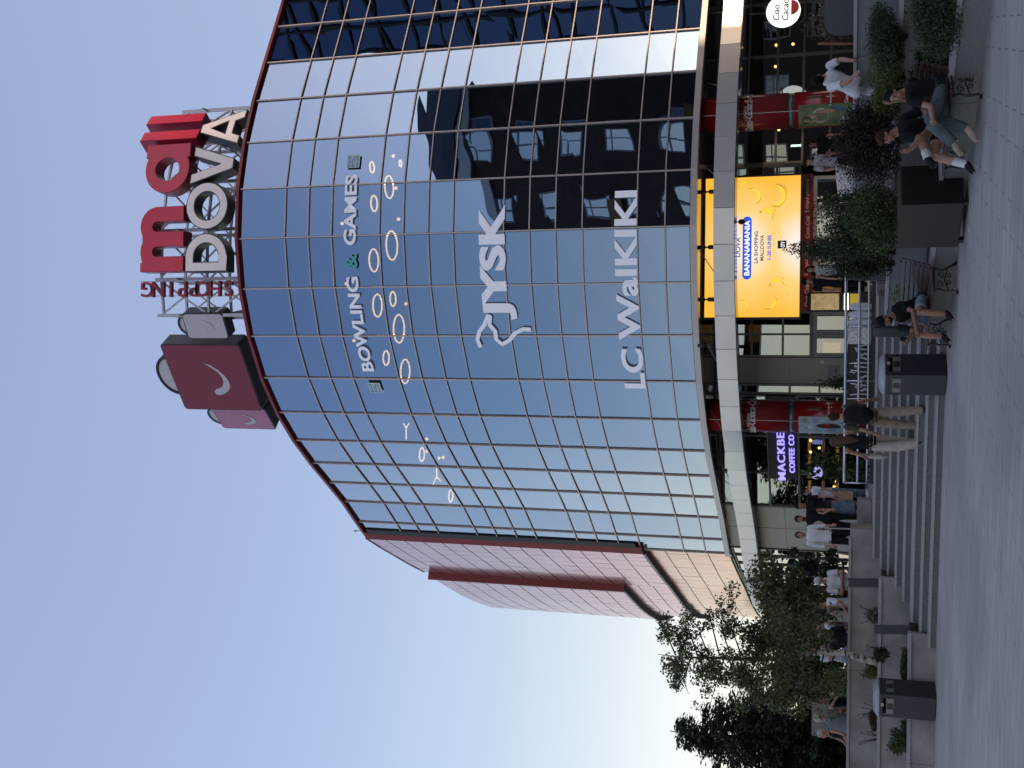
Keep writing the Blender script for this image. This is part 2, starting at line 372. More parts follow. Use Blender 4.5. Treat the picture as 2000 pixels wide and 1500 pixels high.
def split_geo(vs, fs, s0):                                 # cut text where the glass changes direction
    bm = bmesh.new(); bv = [bm.verts.new(v) for v in vs]
    for f in fs:
        try: bm.faces.new([bv[i] for i in f])
        except ValueError: pass
    for s in FS:
        x = s - s0
        bmesh.ops.bisect_plane(bm, geom=bm.verts[:] + bm.edges[:] + bm.faces[:], plane_co=(x, 0, 0), plane_no=(1, 0, 0))
    bm.verts.index_update(); V = [v.co.copy() for v in bm.verts]; Fc = [tuple(q.index for q in f.verts) for f in bm.faces]; bm.free()
    return V, Fc

mall = thing('shopping_mall', 'big curved blue glass shopping centre with rose metal side wall behind the plaza', 'shopping centre', (2.5, 33, 0))
NB = len(FL) - 1
for i in range(NB):                                        # one strip of glass panes per bay
    b = MB(); n = seg_out(i); t = (FL[i + 1] - FL[i]).normalized()
    a0 = FL[i] + t * .03; a1 = FL[i + 1] - t * .03
    for k in range(len(RZ) - 1):
        j = [rng.normal(0, .0018) for _ in range(4)]
        z1, z0 = RZ[k] - .025, RZ[k + 1] + .025
        q = [(a0, z0), (a1, z0), (a1, z1), (a0, z1)]
        b.quad(*[p + n * (-.03 + jj) + Z3 * z for (p, z), jj in zip(q, j)])
    b.build('curtain_wall_bay', M['facade_glass'], mall)
for i in range(len(FL)):                                   # vertical mullions
    b = MB(); n = vert_out(i); p = FL[i]; b.bar(p + n * -.01 + Z3 * 5.41, p + n * -.01 + Z3 * 18.0, .034, .05, up=n); b.build('mullion', M['mullion'], mall)
for k, z in enumerate(RZ[1:-1]):
    b = MB()
    for i in range(NB):
        t = (FL[i + 1] - FL[i]).normalized(); n = seg_out(i)
        b.bar(FL[i] + t * .03 + n * -.005 + Z3 * z, FL[i + 1] - t * .03 + n * -.012 + Z3 * z, .045, .03)
    b.build('transom', M['mullion'], mall)
def ribbon(name, m, off, thick, z0, z1, i0=0, i1=None, parent=mall):
    b = MB(); A = offset_line(off); B = offset_line(off - thick); i1 = len(FL) - 1 if i1 is None else i1
    for i in range(i0, i1):
        a, c, d, e = A[i], A[i + 1], B[i + 1], B[i]
        vs = [a + Z3 * z0, c + Z3 * z0, d + Z3 * z0, e + Z3 * z0, a + Z3 * z1, c + Z3 * z1, d + Z3 * z1, e + Z3 * z1]
        fs = [(0, 1, 5, 4), (2, 3, 7, 6), (4, 5, 6, 7), (3, 2, 1, 0)]
        if i == i0: fs.append((0, 4, 7, 3))
        if i == i1 - 1: fs.append((1, 2, 6, 5))
        b.add(vs, fs)
    return b.build(name, m, parent)
ribbon('roof_coping', M['red_trim'], .08, .4, 18.0, 18.09)
ribbon('sill', M['sill'], .09, .2, 5.25, 5.405)

# rose metal side wall: curve going away from the viewer beyond the glass
WL = [Vector((x, y, 0)) for x, y in ((-5.42, 37.0), (-5.85, 38.1), (-6.4, 39.6), (-6.95, 41.1), (-7.5, 42.7), (-8.25, 44.7), (-8.95, 46.6), (-9.6, 48.6), (-10.2, 50.7), (-10.65, 52.9), (-10.95, 55.2), (-11.05, 57.6), (-10.9, 60), (-10.4, 62.4), (-9.4, 66), (-7.6, 70))]
def wall_curve(name, m, pts, off, z0, z1, rows, colstep, gap=.018, parent=mall):
    # panels with dark joints: each panel a quad slightly proud of a dark backing
    b = MB(); P_ = []
    for i, p in enumerate(pts):
        t = (pts[min(i + 1, len(pts) - 1)] - pts[max(i - 1, 0)]).normalized(); P_.append(p + Vector((-t.y, t.x, 0)) * off)
    for i in range(len(P_) - 1):
        a, c = P_[i], P_[i + 1]; L = (c - a).length; nsub = max(1, round(L / colstep)); t = (c - a).normalized(); nn = Vector((-t.y, t.x, 0))
        b.cur = 1; b.quad(a + Z3 * z0, c + Z3 * z0, c + Z3 * z1, a + Z3 * z1)
        b.cur = 0
        for q in range(nsub):
            p0 = a.lerp(c, q / nsub) + t * gap * .5 + nn * .02; p1 = a.lerp(c, (q + 1) / nsub) - t * gap * .5 + nn * .02
            for r in range(rows):
                za = z0 + (z1 - z0) * r / rows + gap; zb = z0 + (z1 - z0) * (r + 1) / rows - gap
                jj = rng.normal(0, .002, 4)
                b.quad(p0 + Z3 * za + nn * jj[0], p1 + Z3 * za + nn * jj[1], p1 + Z3 * zb + nn * jj[2], p0 + Z3 * zb + nn * jj[3])
    return b.build(name, [m, M['alu_dark']], parent)
wall_curve('upper_side_cladding', M['clad_rose'], WL[:5], .12, 8.1, 18.0, 14, .78)
wall_curve('far_side_cladding', M['clad_rose'], WL[4:], .32, 9.9, 17.7, 11, .78)
wall_curve('far_side_lower_cladding', M['clad_rose'], WL[4:], .12, 8.1, 9.9, 3, .78)
wall_curve('lower_side_cladding', M['clad_peach'], WL, -.06, 5.3, 8.1, 4, .78)
wall_curve('base_side_cladding', M['clad_light'], WL[6:], -.12, 1.08, 5.3, 4, 1.2)
def side_strip(name, m, pts, o0, o1, z0, z1):
    b = MB(); A = []; B = []
    for i, p in enumerate(pts):
        t = (pts[min(i + 1, len(pts) - 1)] - pts[max(i - 1, 0)]).normalized(); nn = Vector((-t.y, t.x, 0)); A.append(p + nn * o0); B.append(p + nn * o1)
    for i in range(len(pts) - 1):
        a, c, d, e = A[i], A[i + 1], B[i + 1], B[i]
        b.add([a + Z3 * z0, c + Z3 * z0, d + Z3 * z0, e + Z3 * z0, a + Z3 * z1, c + Z3 * z1, d + Z3 * z1, e + Z3 * z1], [(0, 1, 5, 4), (2, 3, 7, 6), (4, 5, 6, 7), (3, 2, 1, 0), (0, 4, 7, 3), (1, 2, 6, 5)])
    return b.build(name, m, mall)
side_strip('overhang_soffit', M['sign_black'], WL, -.04, .17, 8.0, 8.09)
side_strip('far_overhang_soffit', M['sign_black'], WL[4:], .14, .37, 9.8, 9.89)
side_strip('side_coping', M['red_trim'], WL[:5], -.3, .16, 18.0, 18.06)
b = MB(); p = WL[0]; b.box((p.x + .05, p.y - .05, 13.05), (.26, .34, 9.9), R(-25)); b.build('red_fin', M['red_trim'], mall)
b = MB(); p = WL[4]; b.box((p.x - .22, p.y - .07, 13.8), (.4, .14, 8.0), R(17.5)); b.build('red_fin', M['red_trim'], mall)
b = MB(); p = FL[0]; b.box((p.x + .2, p.y - .22, 13.1), (.2, .2, 9.6), R(-35)); b.build('fin_dark_strip', M['sign_black'], mall)  # solid black strip between the glass edge and the red fin
# inside: roof, dark core, floor slabs
core = offset_line(-3.2)
plan = [tuple(p.xy) for p in offset_line(-.2)]; back = [(22, 60), (22, 72), (-7.6, 70)] + [tuple((p + Vector((.5, 0, 0))).xy) for p in WL[::-1][1:]]
b = MB(); b.prism(plan + back, 17.7, 17.95); b.build('roof', M['roof_grey'], mall)
b = MB()
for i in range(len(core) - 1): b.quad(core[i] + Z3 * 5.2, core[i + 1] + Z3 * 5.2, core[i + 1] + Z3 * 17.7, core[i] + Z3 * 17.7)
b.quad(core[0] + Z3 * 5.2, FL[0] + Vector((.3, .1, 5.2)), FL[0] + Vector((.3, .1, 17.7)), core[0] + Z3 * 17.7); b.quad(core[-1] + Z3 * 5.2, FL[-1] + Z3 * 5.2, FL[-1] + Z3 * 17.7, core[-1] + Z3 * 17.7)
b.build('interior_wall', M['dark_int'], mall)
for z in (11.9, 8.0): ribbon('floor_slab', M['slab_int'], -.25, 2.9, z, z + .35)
# soffit over the ground floor
b = MB(); A = offset_line(0.0); b.prism([tuple(p.xy) for p in A] + [(24, 44), (24, 60), (-10.6, 60)] + [tuple((p + Vector((.12, 0, 0))).xy) for p in WL[1:12][::-1]], 5.262, 5.4); b.build('soffit', M['soffit'], mall)
# hung ring canopy
band = thing('ring_canopy', 'pale metal band canopy hung in front of the glass curve over the entrance', 'canopy', (3, 27.8, 4.3))
BO = .42
BL_ = [Vector((-7.75, 40.6, 0)), Vector((-7.0, 38.9, 0)), Vector((-6.3, 37.5, 0))] + offset_line(BO)[1:]; A = BL_; BS = [0.0]
for a_, b_ in zip(A, A[1:]): BS.append(BS[-1] + (b_ - a_).length)
def along(L, S, s):
    i = 0
    while i < len(S) - 2 and s > S[i + 1]: i += 1
    return L[i].lerp(L[i + 1], (s - S[i]) / (S[i + 1] - S[i]))
npan = int(BS[-1] / .87)
for k in range(npan):
    s0, s1 = BS[-1] * k / npan + .006, BS[-1] * (k + 1) / npan - .006
    b = MB(); a, c = along(A, BS, s0), along(A, BS, s1); t = (c - a).normalized(); n = Vector((t.y, -t.x, 0))
    b.box((a + c) / 2 + n * -.02 + Z3 * 4.55, ((c - a).length, .04, .5), math.atan2(t.y, t.x)); b.build('band_panel', M['band_panel'], band, bevel=.004)
b = MB(); _nn = [((BL_[min(i + 1, len(BL_) - 1)] - BL_[max(i - 1, 0)]).normalized()) for i in range(len(BL_))]
_in = [p + Vector((-t.y, t.x, 0)) * .6 for p, t in zip(BL_, _nn)]; _ou = [p + Vector((-t.y, t.x, 0)) * .045 for p, t in zip(BL_, _nn)]
for i in range(len(BL_) - 1):
    a, c, d, e = _ou[i], _ou[i + 1], _in[i + 1], _in[i]; z0, z1 = 4.29, 4.79
    fs = [(0, 1, 5, 4), (2, 3, 7, 6), (4, 5, 6, 7), (3, 2, 1, 0)] + ([(0, 4, 7, 3)] if i == 0 else []) + ([(1, 2, 6, 5)] if i == len(BL_) - 2 else [])
    b.add([a + Z3 * z0, c + Z3 * z0, d + Z3 * z0, e + Z3 * z0, a + Z3 * z1, c + Z3 * z1, d + Z3 * z1, e + Z3 * z1], fs)
b.build('band_core', M['beam_under'], band)
for k in range(9):
    s = 3.0 + k * 2.35; p, n = fac(s, .2); q, _ = fac(s + .55, -.35); b = MB(); b.tube([p + Z3 * 4.8, q + Z3 * 5.25], .012, 6); b.build('hanger_rod', M['alu_dark'], band)
# ================================================================ ground floor of the mall
SEG = {'A': ((12.6, 33.5), (6.2, 32.2)), 'B': ((6.2, 32.2), (-.2, 32.4)), 'C': ((-.2, 32.4), (-3.6, 34.9)), 'D': ((-3.6, 34.9), (-5.15, 37.0)), 'E': ((-5.15, 37.0), (-8.6, 46.0))}
def wp(seg, k, z, out=0.0):                              # point at fraction k (0..1 from right to left) on a shopfront wall
    a, c = Vector(SEG[seg][0] + (0,)), Vector(SEG[seg][1] + (0,)); t = (c - a).normalized(); return a.lerp(c, k) + Vector((-t.y, t.x, 0)) * out + Z3 * z
def k_at_u(seg, u):
    lo, hi = 0.0, 1.0
    for _ in range(30):
        m_ = (lo + hi) / 2; p = wp(seg, m_, 2.0)
        if proj(p.x, p.y, 2.0)[0] > u: lo = m_
        else: hi = m_
    return (lo + hi) / 2
def slab(b, seg, k0, k1, z0, z1, out0, out1):
    p = [wp(seg, k0, 0, out0), wp(seg, k1, 0, out0), wp(seg, k1, 0, out1), wp(seg, k0, 0, out1)]
    b.prism([q.xy for q in p], z0, z1)
def shop_window(seg, k0, k1, z0, z1, vb, hb, m='shop_glass', name='shop_window', fw=.06):
    b = MB(); slab(b, seg, k0, k1, z0, z1, -.012, 0.0); g = b.build(name, M[m], mall)
    f = MB(); L = (Vector(SEG[seg][0]) - Vector(SEG[seg][1])).length; dk = fw / L / 2
    for k in [k0 + dk] + [k0 + (k1 - k0) * x for x in vb] + [k1 - dk]: slab(f, seg, k - dk, k + dk, z0, z1, -.05, .05)
    for z in [z0 + fw / 2] + list(hb) + [z1 - fw / 2]: slab(f, seg, k0, k1, z - fw / 2, z + fw / 2, -.046, .046)
    f.build('frame', M['alu_dark'], g); return g
def panel_wall(seg, k0, k1, zs, nv, m='beige_panel'):
    b = MB(); slab(b, seg, k0, k1, zs[0], zs[-1], -.08, -.015)
    for i in range(nv):
        for z0, z1 in zip(zs, zs[1:]): slab(b, seg, k0 + (k1 - k0) * (i + .012) / nv, k0 + (k1 - k0) * (i + .988) / nv, z0 + .01, z1 - .01, -.014, .01)
    return b.build('wall_panel', M[m], mall)
ZP = 1.08
shop_window('A', 0, 1, ZP, 5.25, (.25, .5, .74), (2.2, 2.93, 3.65, 4.45))
kB = lambda u: k_at_u('B', u)
shop_window('B', 0.0, kB(895), 2.95, 5.25, (.4, .7), (3.6, 4.4))
b = MB(); slab(b, 'B', 0, .012, ZP, 5.25, -.06, .12); b.build('corner_post', M['alu_dark'], mall)
for u0, u1 in ((1158, 1032), (1030, 905)):              # two pairs of doors under the screen
    k0, k1 = kB(u0), kB(u1); km = (k0 + k1) / 2
    for a_, c_ in ((k0, km), (km, k1)):
        b = MB(); slab(b, 'B', a_ + .004, c_ - .004, ZP + .02, 2.6, -.01, 0.0); g = b.build('glass_door', M['shop_glass'], mall)
        f = MB()
        for kk in (a_ + .008, c_ - .008): slab(f, 'B', kk - .007, kk + .007, ZP + .02, 2.6, -.04, .04)
        for z in (ZP + .1, 2.56): slab(f, 'B', a_ + .015, c_ - .015, z - .05, z + .05, -.035, .035)
        f.build('door_frame', M['alu'], g)
        h = MB(); kh = c_ - .022 if a_ == k0 else a_ + .022; h.tube([wp('B', kh, 1.75, .07), wp('B', kh, 2.25, .07)], .015, 6); h.build('door_handle', M['steel'], g)
panel_wall('B', kB(905), kB(893), (ZP, 2.9), 1, 'frame_grey')
k0, k1 = kB(893), kB(802)
shop_window('B', k0, k1, 2.62, 5.25, (.5,), (3.4, 4.25))
for a_, c_ in ((k0, (k0 + k1) / 2), ((k0 + k1) / 2, k1)):
    b = MB(); slab(b, 'B', a_ + .003, c_ - .003, ZP + .02, 2.6, -.01, 0.0); g = b.build('glass_door', M['shop_glass'], mall)
    f = MB()
    for kk in (a_ + .01, c_ - .01): slab(f, 'B', kk - .009, kk + .009, ZP + .02, 2.6, -.045, .045)
    for z in (ZP + .12, 2.54): slab(f, 'B', a_ + .019, c_ - .019, z - .06, z + .06, -.04, .04)
    f.build('door_frame', M['frame_grey'], g)
panel_wall('B', kB(801), kB(750), (ZP, 2.35, 3.2, 4.1, 5.25), 1)
shop_window('B', kB(749), 1.0, ZP, 5.25, (), (2.4, 3.2, 4.4))
shop_window('C', 0.0, 1.0, ZP, 5.25, (.35, .68), (2.3, 3.0, 3.85, 4.7))
panel_wall('D', 0.0, 1.0, (ZP, 2.3, 3.45, 4.5, 5.25), 2)
shop_window('E', 0.0, 1.0, ZP, 5.25, (.12, .25, .4, .6, .8), (2.6, 4.0), 'wing_glass')
# rooms behind the shop glass
b = MB()
IN = [(12.6, 37.0), (6.2, 36.2), (-.2, 36.2), (-2.6, 38.2), (-4.6, 39.6)]
for p, q in zip(IN, IN[1:]): b.quad((p[0], p[1], ZP), (q[0], q[1], ZP), (q[0], q[1], 5.25), (p[0], p[1], 5.25))
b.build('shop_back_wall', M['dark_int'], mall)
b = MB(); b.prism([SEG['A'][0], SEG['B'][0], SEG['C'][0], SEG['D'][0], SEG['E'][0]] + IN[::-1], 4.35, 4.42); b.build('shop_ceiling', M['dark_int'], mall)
b = MB()                                                  # back bar and glowing shelves of the cafe
for k in range(5):
    for r in range(3): b.box((-3.1 + k * .42, 36.2 + (4 - k) * .15, 1.95 + r * .42), (.34, .1, .09))
b.build('lit_shelf', M['warm_glow'], mall)
b = MB()
for x, y, wd, h in ((1.2, 35.8, .35, .5), (2.9, 35.8, .5, .7), (4.2, 35.9, .7, .35), (8.6, 36.0, .8, .3), (0.4, 35.8, .3, .6)): b.box((x, y, 1.9 + h / 2), (wd, .08, h))
b.build('lit_display', M['warm_glow'], mall)
for i, (u, v, Y) in enumerate(((1412, 1516, 33.6), (1414, 1549, 34.2), (1370, 1515, 34.0), (1247, 1521, 33.6), (640, 1583, 34.8), (617, 1583, 35.2), (600, 1596, 35.0), (625, 1600, 35.4), (560, 1630, 35.4), (549, 1629, 35.6))):
    p = atY(u, v, Y); o = thing('pendant_lamp', ['warm bare bulb hanging inside shop window beside round white sign', 'small warm bulb hanging under the round white shop sign', 'warm bulb hanging behind shop glass right of the right red column', 'warm bulb hanging behind glass left of the right red column', 'round warm lamp glowing in cafe window below purple sign', 'warm lamp next to round cafe lamp below purple sign letters', 'low warm lamp in cafe window above the glowing shelves', 'warm lamp in cafe window closest to the left red column', 'warm lamp low in cafe window by leaning jeans', 'lowest warm lamp in cafe window near the white top'][i], 'lamp', tuple(p), 0, 'warm lamps inside the shops')
    c = MB(); c.ball((0, 0, 0), .045, 8, 6); c.build('bulb', M['warm_lamp'], o, world=False); c = MB(); c.tube([(0, 0, .04), (0, 0, max(.1, 4.34 - p.z))], .006, 5); c.build('cord', M['black'], o, world=False)
t = thing('tube_lamp', 'white fluorescent tube lamp behind glass between screen and right column', 'lamp', tuple(atY(1216, 1556, 33.5))); b = MB(); b.box((0, 0, 0), (.04, .04, .32)); b.build('tube', M['white_tube'], t, world=False); b = MB(); b.box((0, .045, 0), (.07, .04, .36)); b.build('fitting', M['alu'], t, world=False)

# ---------------------------------------------------------------- red columns
def column(u, Y, label):
    p = atY(u, 1600, Y); x, y = p.x, p.y; t = thing('red_column', label, 'column', (x, y, ZP), 0, 'red advertising columns under the canopy')
    b = MB(); b.lathe([(.43, 0), (.43, .05)], n=32); b.lathe([(.445, .05), (.445, 1.9)], n=32); b.lathe([(.445, 2.06), (.445, 4.18)], n=32); b.build('shaft', M['coke_red'], t, world=False)
    b = MB(); b.lathe([(.425, 1.9), (.425, 2.06)], n=32); b.lathe([(.435, 0.3), (.45, .3), (.45, .42), (.435, .42)], n=32); b.build('collar', M['col_ring'], t, world=False)
    b = MB()
    for a in (-105, 15, 135): b.box((.447 * math.cos(R(a)), .447 * math.sin(R(a)), 2.1), (.012, .012, 4.1), R(a))
    b.build('seam', M['alu'], t, world=False)
    def wrap(vs, a0, z0): return [Vector(((.452 + v.z) * math.cos(a0 + v.x / .45), (.452 + v.z) * math.sin(a0 + v.x / .45), z0 + v.y)) for v in vs]
    for a in (-128, -58, 30, 170):
        vs, fs = text_geo('Coca-Cola', 1, .004, .01, .35, spacing=.85); vs, wd, h = fit_geo(vs, h=.2); vs = [Vector((v.x * .8, v.y, v.z)) for v in vs]
        b = MB(); b.add(wrap(vs, R(a) - wd * .4 / .45, 2.92), fs); b.build('lettering', M['white_paint'], t, world=False)
    def patch(cx, cz, rx, rz, a, m, name, out, host):
        n = 18; vs = wrap([Vector((cx + rx * math.cos(2 * math.pi * k / n), cz + rz * math.sin(2 * math.pi * k / n), out)) for k in range(n)], R(a), 0.0); b = MB(); b.add(vs, [tuple(range(n))]); return b.build(name, M[m], host, world=False)
    pa, la = (-62, -128) if u < 1000 else (-128, -62); pa, la = (-128, -62)
    b = MB(); n = 10; aw = .31; vs = []
    for ia in range(n + 1):
        for iz in (.45, 1.8): vs.append(wrap([Vector((-aw + 2 * aw * ia / n, 0, .002))], R(pa), iz)[0])
    b.add(vs, [(2 * i, 2 * i + 2, 2 * i + 3, 2 * i + 1) for i in range(n)]); po = b.build('poster', M['poster_green' if u > 1000 else 'poster_sky'], t, world=False)
    if u > 1000: sh_ = ((.02, 1.28, .2, .2, 'po_white', .004), (-.05, 1.5, .11, .16, 'po_skin', .005), (-.08, 1.6, .12, .12, 'po_hair', .006), (.05, .85, .2, .3, 'po_jean', .004), (.14, 1.15, .05, .24, 'po_skin', .006), (-.14, .7, .12, .1, 'po_white', .005))
    else: sh_ = ((0, .62, .3, .16, 'po_jean', .003), (-.1, .8, .2, .1, 'po_hair', .004), (.06, 1.05, .075, .3, 'po_hair', .005), (.06, 1.08, .077, .1, 'coke_red', .006), (-.1, 1.5, .16, .08, 'po_white', .004), (.12, 1.62, .16, .07, 'po_skin', .004))
    for cx, cz, rx, rz, m_, out in sh_: patch(cx, cz, rx, rz, pa, m_, 'picture', out, po)
    vs2, fs2 = text_geo('E timpul pentru o', 1, .003, .01); vs2, wd, h = fit_geo(vs2, w=.5); b = MB(); b.add(wrap(vs2, R(la) - wd / 2 / .45, 1.0), fs2); b.build('slogan', M['white_paint'], t, world=False)
    vs2, fs2 = text_geo('Coca-Cola', 1, .003, .01, .35, spacing=.85); vs2, wd, h = fit_geo(vs2, w=.44); b = MB(); b.add(wrap(vs2, R(la) - wd / 2 / .45, .62), fs2); b.build('lettering', M['white_paint'], t, world=False)
    b = MB(); q = Vector((math.cos(R(la)), math.sin(R(la)), 0)); b.lathe([(.02, 0), (.05, .01), (.055, .12), (.045, .2), (.055, .3), (.05, .36), (.022, .48), (.022, .54)], tuple(q * .42 + Z3 * 1.15), 12); b.build('bottle_picture', M['cola_brown'], t, world=False)
for _n_, _c_ in (('poster_green', (.1, .15, .05)), ('poster_sky', (.3, .38, .42)), ('po_white', (.5, .5, .48)), ('po_skin', (.34, .2, .12)), ('po_hair', (.03, .02, .016)), ('po_jean', (.05, .085, .14))): mat(_n_, _c_, .4, var=.35, scale=5)
mat('cola_brown', (.09, .025, .015), .3)
column(1287, 29.25, 'round red advertising column with picture posters right of the yellow screen')
column(686, 31.2, 'round red advertising column standing beside the purple lit coffee sign')

# ---------------------------------------------------------------- LED screen (characters of the advert are left out)
SA_, SB_ = (0, 29.3), (10, 29.3)
def sp(u, v, out=0.0): p = at_plane(u, v, SA_, SB_); p.y -= out; return p
scr = thing('led_screen', 'bright yellow advertising screen with bananas hung under the canopy', 'screen', (3.5, 29.35, 2.8))
q = [sp(881, 1561), sp(1158, 1561)]; x0, x1, z0 = q[0].x, q[1].x, q[0].z; z1 = 5.2
b = MB(); b.box(((x0 + x1) / 2, 29.41, (z0 + z1) / 2), (x1 - x0 + .1, .2, z1 - z0 + .08)); b.build('housing', M['black'], scr)
m = bpy.data.materials.new('screen_glow'); m.use_nodes = True; n = m.node_tree; bs = n.nodes['Principled BSDF']; tc = n.nodes.new('ShaderNodeTexCoord')
mp = n.nodes.new('ShaderNodeMapping'); mp.inputs['Scale'].default_value = (1, 0, .9); n.links.new(tc.outputs['Generated'], mp.inputs[0])
vs_ = n.nodes.new('ShaderNodeVectorMath'); vs_.operation = 'DISTANCE'; vs_.inputs[1].default_value = (.5, 0, 0.0); n.links.new(mp.outputs[0], vs_.inputs[0])
vt = n.nodes.new('ShaderNodeVectorMath'); vt.operation = 'DISTANCE'; vt.inputs[1].default_value = (.5, 0, .5); n.links.new(mp.outputs[0], vt.inputs[0])
mi = n.nodes.new('ShaderNodeMath'); mi.operation = 'MINIMUM'; n.links.new(vs_.outputs['Value'], mi.inputs[0]); n.links.new(vt.outputs['Value'], mi.inputs[1])
cr = n.nodes.new('ShaderNodeValToRGB'); cr.color_ramp.elements[0].position = .06; cr.color_ramp.elements[0].color = (1, .87, .78, 1); cr.color_ramp.elements[1].position = .5; cr.color_ramp.elements[1].color = (1, .5, .045, 1)
q_ = cr.color_ramp.elements.new(.26); q_.color = (1, .64, .2, 1)
n.links.new(mi.outputs[0], cr.inputs[0]); n.links.new(cr.outputs[0], bs.inputs['Emission Color']); bs.inputs['Emission Strength'].default_value = .52; bs.inputs['Base Color'].default_value = (.02, .02, .02, 1)
b = MB(); b.quad((x0, 29.3, z0), (x1, 29.3, z0), (x1, 29.3, z1), (x0, 29.3, z1)); b.build('display', m, scr)
def emat(name, c, s=.5): return mat(name, (.02, .02, .02), .5, var=0, emit=c, estr=s)
emat('px_blue', (.02, .1, .75)); emat('px_white', (1, .98, .95), .55); emat('px_dark', (.06, .04, .02), .3); emat('px_banana', (1, .66, .06), .56); emat('px_banana_dark', (.6, .25, .01), .45); emat('px_black', (.005, .005, .005), .1); emat('px_red', (.7, .01, .03), .5)
def scr_text(body, u0, u1, v0, v1, m, bold=.02, name='caption', out=.008):
    a, c = sp(u0, v1, out), sp(u1, v0, out); vs, fs = text_geo(body, 1, 0, bold); vs, wd, h = fit_geo(vs, w=c.x - a.x, h=c.z - a.z)
    b = MB(); b.add(frame(vs, a, (1, 0, 0), (0, 0, 1)), fs); return b.build(name, m, scr)
a, c = sp(954, 1467), sp(1077, 1451); hh = (c.z - a.z) / 2; pill = [(c.x - hh + x, y) for x, y in arc(0, 0, hh, hh, -90, 90, 10)] + [(a.x + hh + x, y) for x, y in arc(0, 0, hh, hh, 90, 270, 10)]
b = MB(); vs, fs = shape_geo([pill], 0); b.add([(v.x, 29.296, v.y + (a.z + c.z) / 2) for v in vs], [f[::-1] for f in fs]); b.build('caption_band', M['px_blue'], scr)
scr_text('BANANAMANIA', 962, 1069, 1454.5, 1463.5, M['px_white'], .03)
scr_text('LA SHOPPING', 986, 1048, 1473.5, 1480, M['px_dark']); scr_text('MALLDOVA', 991, 1041, 1485, 1491.5, M['px_dark']); scr_text('1-30 IUNIE', 993, 1041, 1499, 1506, M['px_blue'], .03); scr_text('DOVA', 998, 1036, 1436, 1446, M['px_black'], .01); scr_text('mall', 996, 1034, 1420, 1432, M['px_red'], .03)
a, c = sp(1015, 1536), sp(1030, 1519); b = MB(); b.quad((a.x, 29.294, a.z), (c.x, 29.294, a.z), (c.x, 29.294, c.z), (a.x, 29.294, c.z)); b.build('caption_box', M['px_black'], scr); scr_text('OTV', 1017, 1028, 1525, 1533, M['px_white'], .03, out=.011)
def banana(u, v, L, ang, n=1):
    c = sp(u, v, .004)
    for k in range(n):
        o = [(math.cos(t) * L * .62, math.sin(t) * L * .62) for t in [R(200 + 140 * i / 14) for i in range(15)]]
        i_ = [(math.cos(t) * L * .6, math.sin(t) * L * .4 - L * .04) for t in [R(340 - 140 * i / 14) for i in range(15)]]
        ca, sa = math.cos(R(ang + 18 * k)), math.sin(R(ang + 18 * k))
        for lp, m, out, gr in (((o, i_), M['px_banana_dark'], .003 + .004 * k, 1.12), ((o, i_), M['px_banana'], .005 + .004 * k, 1.0)):
            pts = [(x * gr, (y + L * .5) * gr) for x, y in o + i_]; vs, fs = shape_geo([pts], 0)
            b = MB(); b.add([(c.x + v_.x * ca - v_.y * sa + .05 * k, c.y - out, c.z + v_.x * sa + v_.y * ca) for v_ in vs], fs); b.build('banana_picture', m, scr)
for a_ in ((1120, 1480, .34, 20, 2), (1112, 1530, .46, -30, 3), (1045, 1522, .2, 190, 1), (905, 1458, .26, 30, 1), (902, 1510, .3, -50, 2), (1152 - 10, 1452, .22, 120, 1), (935, 1540, .2, 10, 1), (1085, 1500, .3, 60, 3), (950, 1515, .3, 100, 2)): banana(*a_)

# ---------------------------------------------------------------- banner, shop signs
bn = thing('banner', 'long red soft drink banner over the entrance doors below the screen', 'banner', tuple(wp('B', kB(1030), 2.65)))
k0, k1 = kB(1162), kB(893)
b = MB(); slab(b, 'B', k0, k1, 2.62, 2.93, .05, .075); b.build('cloth', M['banner_red'], bn)
L_ = (wp('B', k1, 0) - wp('B', k0, 0)).length; tB = (wp('B', k0, 0) - wp('B', k1, 0)).normalized()
for body, f0, wd, sh in (('Coca-Cola', .03, .62, .35), ('E timpul pentru o', .26, .95, 0), ('Coca-Cola', .53, .62, .35), ('E timpul pentru o', .72, .9, 0)):
    vs, fs = text_geo(body, 1, 0, .008, sh); vs, w_, h_ = fit_geo(vs, w=wd); b = MB(); b.add(frame(vs, wp('B', k1, 2.71, .08) + tB * L_ * f0, tB, Z3), fs); b.build('lettering', M['white_paint'], bn)
ms = thing('lit_shop_sign', 'purple lit letter sign over the coffee shop window', 'sign', tuple(wp('C', .5, 3.6)))
tC = (wp('C', 0, 0) - wp('C', 1, 0)).normalized()
b = MB(); slab(b, 'C', .0, .72, 3.05, 3.85, .06, .09); b.build('backing', M['black'], ms)
def ms_text(body, u0, u1, z0, h, name):
    kk0, kk1 = k_at_u('C', u0), k_at_u('C', u1); wd = (wp('C', kk0, 0) - wp('C', kk1, 0)).length
    vs, fs = text_geo(body, 1, .02, .008, spacing=1.12); vs, w_, h_ = fit_geo(vs, w=wd, h=h); b = MB(); b.add(frame(vs, wp('C', kk0, z0, .13), tC, Z3), fs); b.build(name, M['purple_led'], ms)
ms_text('MACKBEAN', 565, 694, 3.37, .22, 'lettering'); ms_text('COFFEE CO', 580, 654, 3.1, .16, 'lettering')
sp_ = atY(577, 1594, 33.2); rs = thing('neon_sign', 'small round pale purple sign glowing in the coffee shop window', 'sign', tuple(sp_)); b = MB(); b.lathe([(0, 0), (.18, 0), (.18, .05), (0, .05)], n=24); o = b.build('disc', mat('pale_led', (.5, .5, .8), .4, emit=(.45, .42, .9), estr=.45), rs, world=False); o.rotation_euler = (R(90), 0, 0)
c_ = atY(1478, 1530, 30.3); cs = thing('round_shop_sign', 'round white lit shop sign showing a red bowl', 'sign', tuple(c_), R(4))
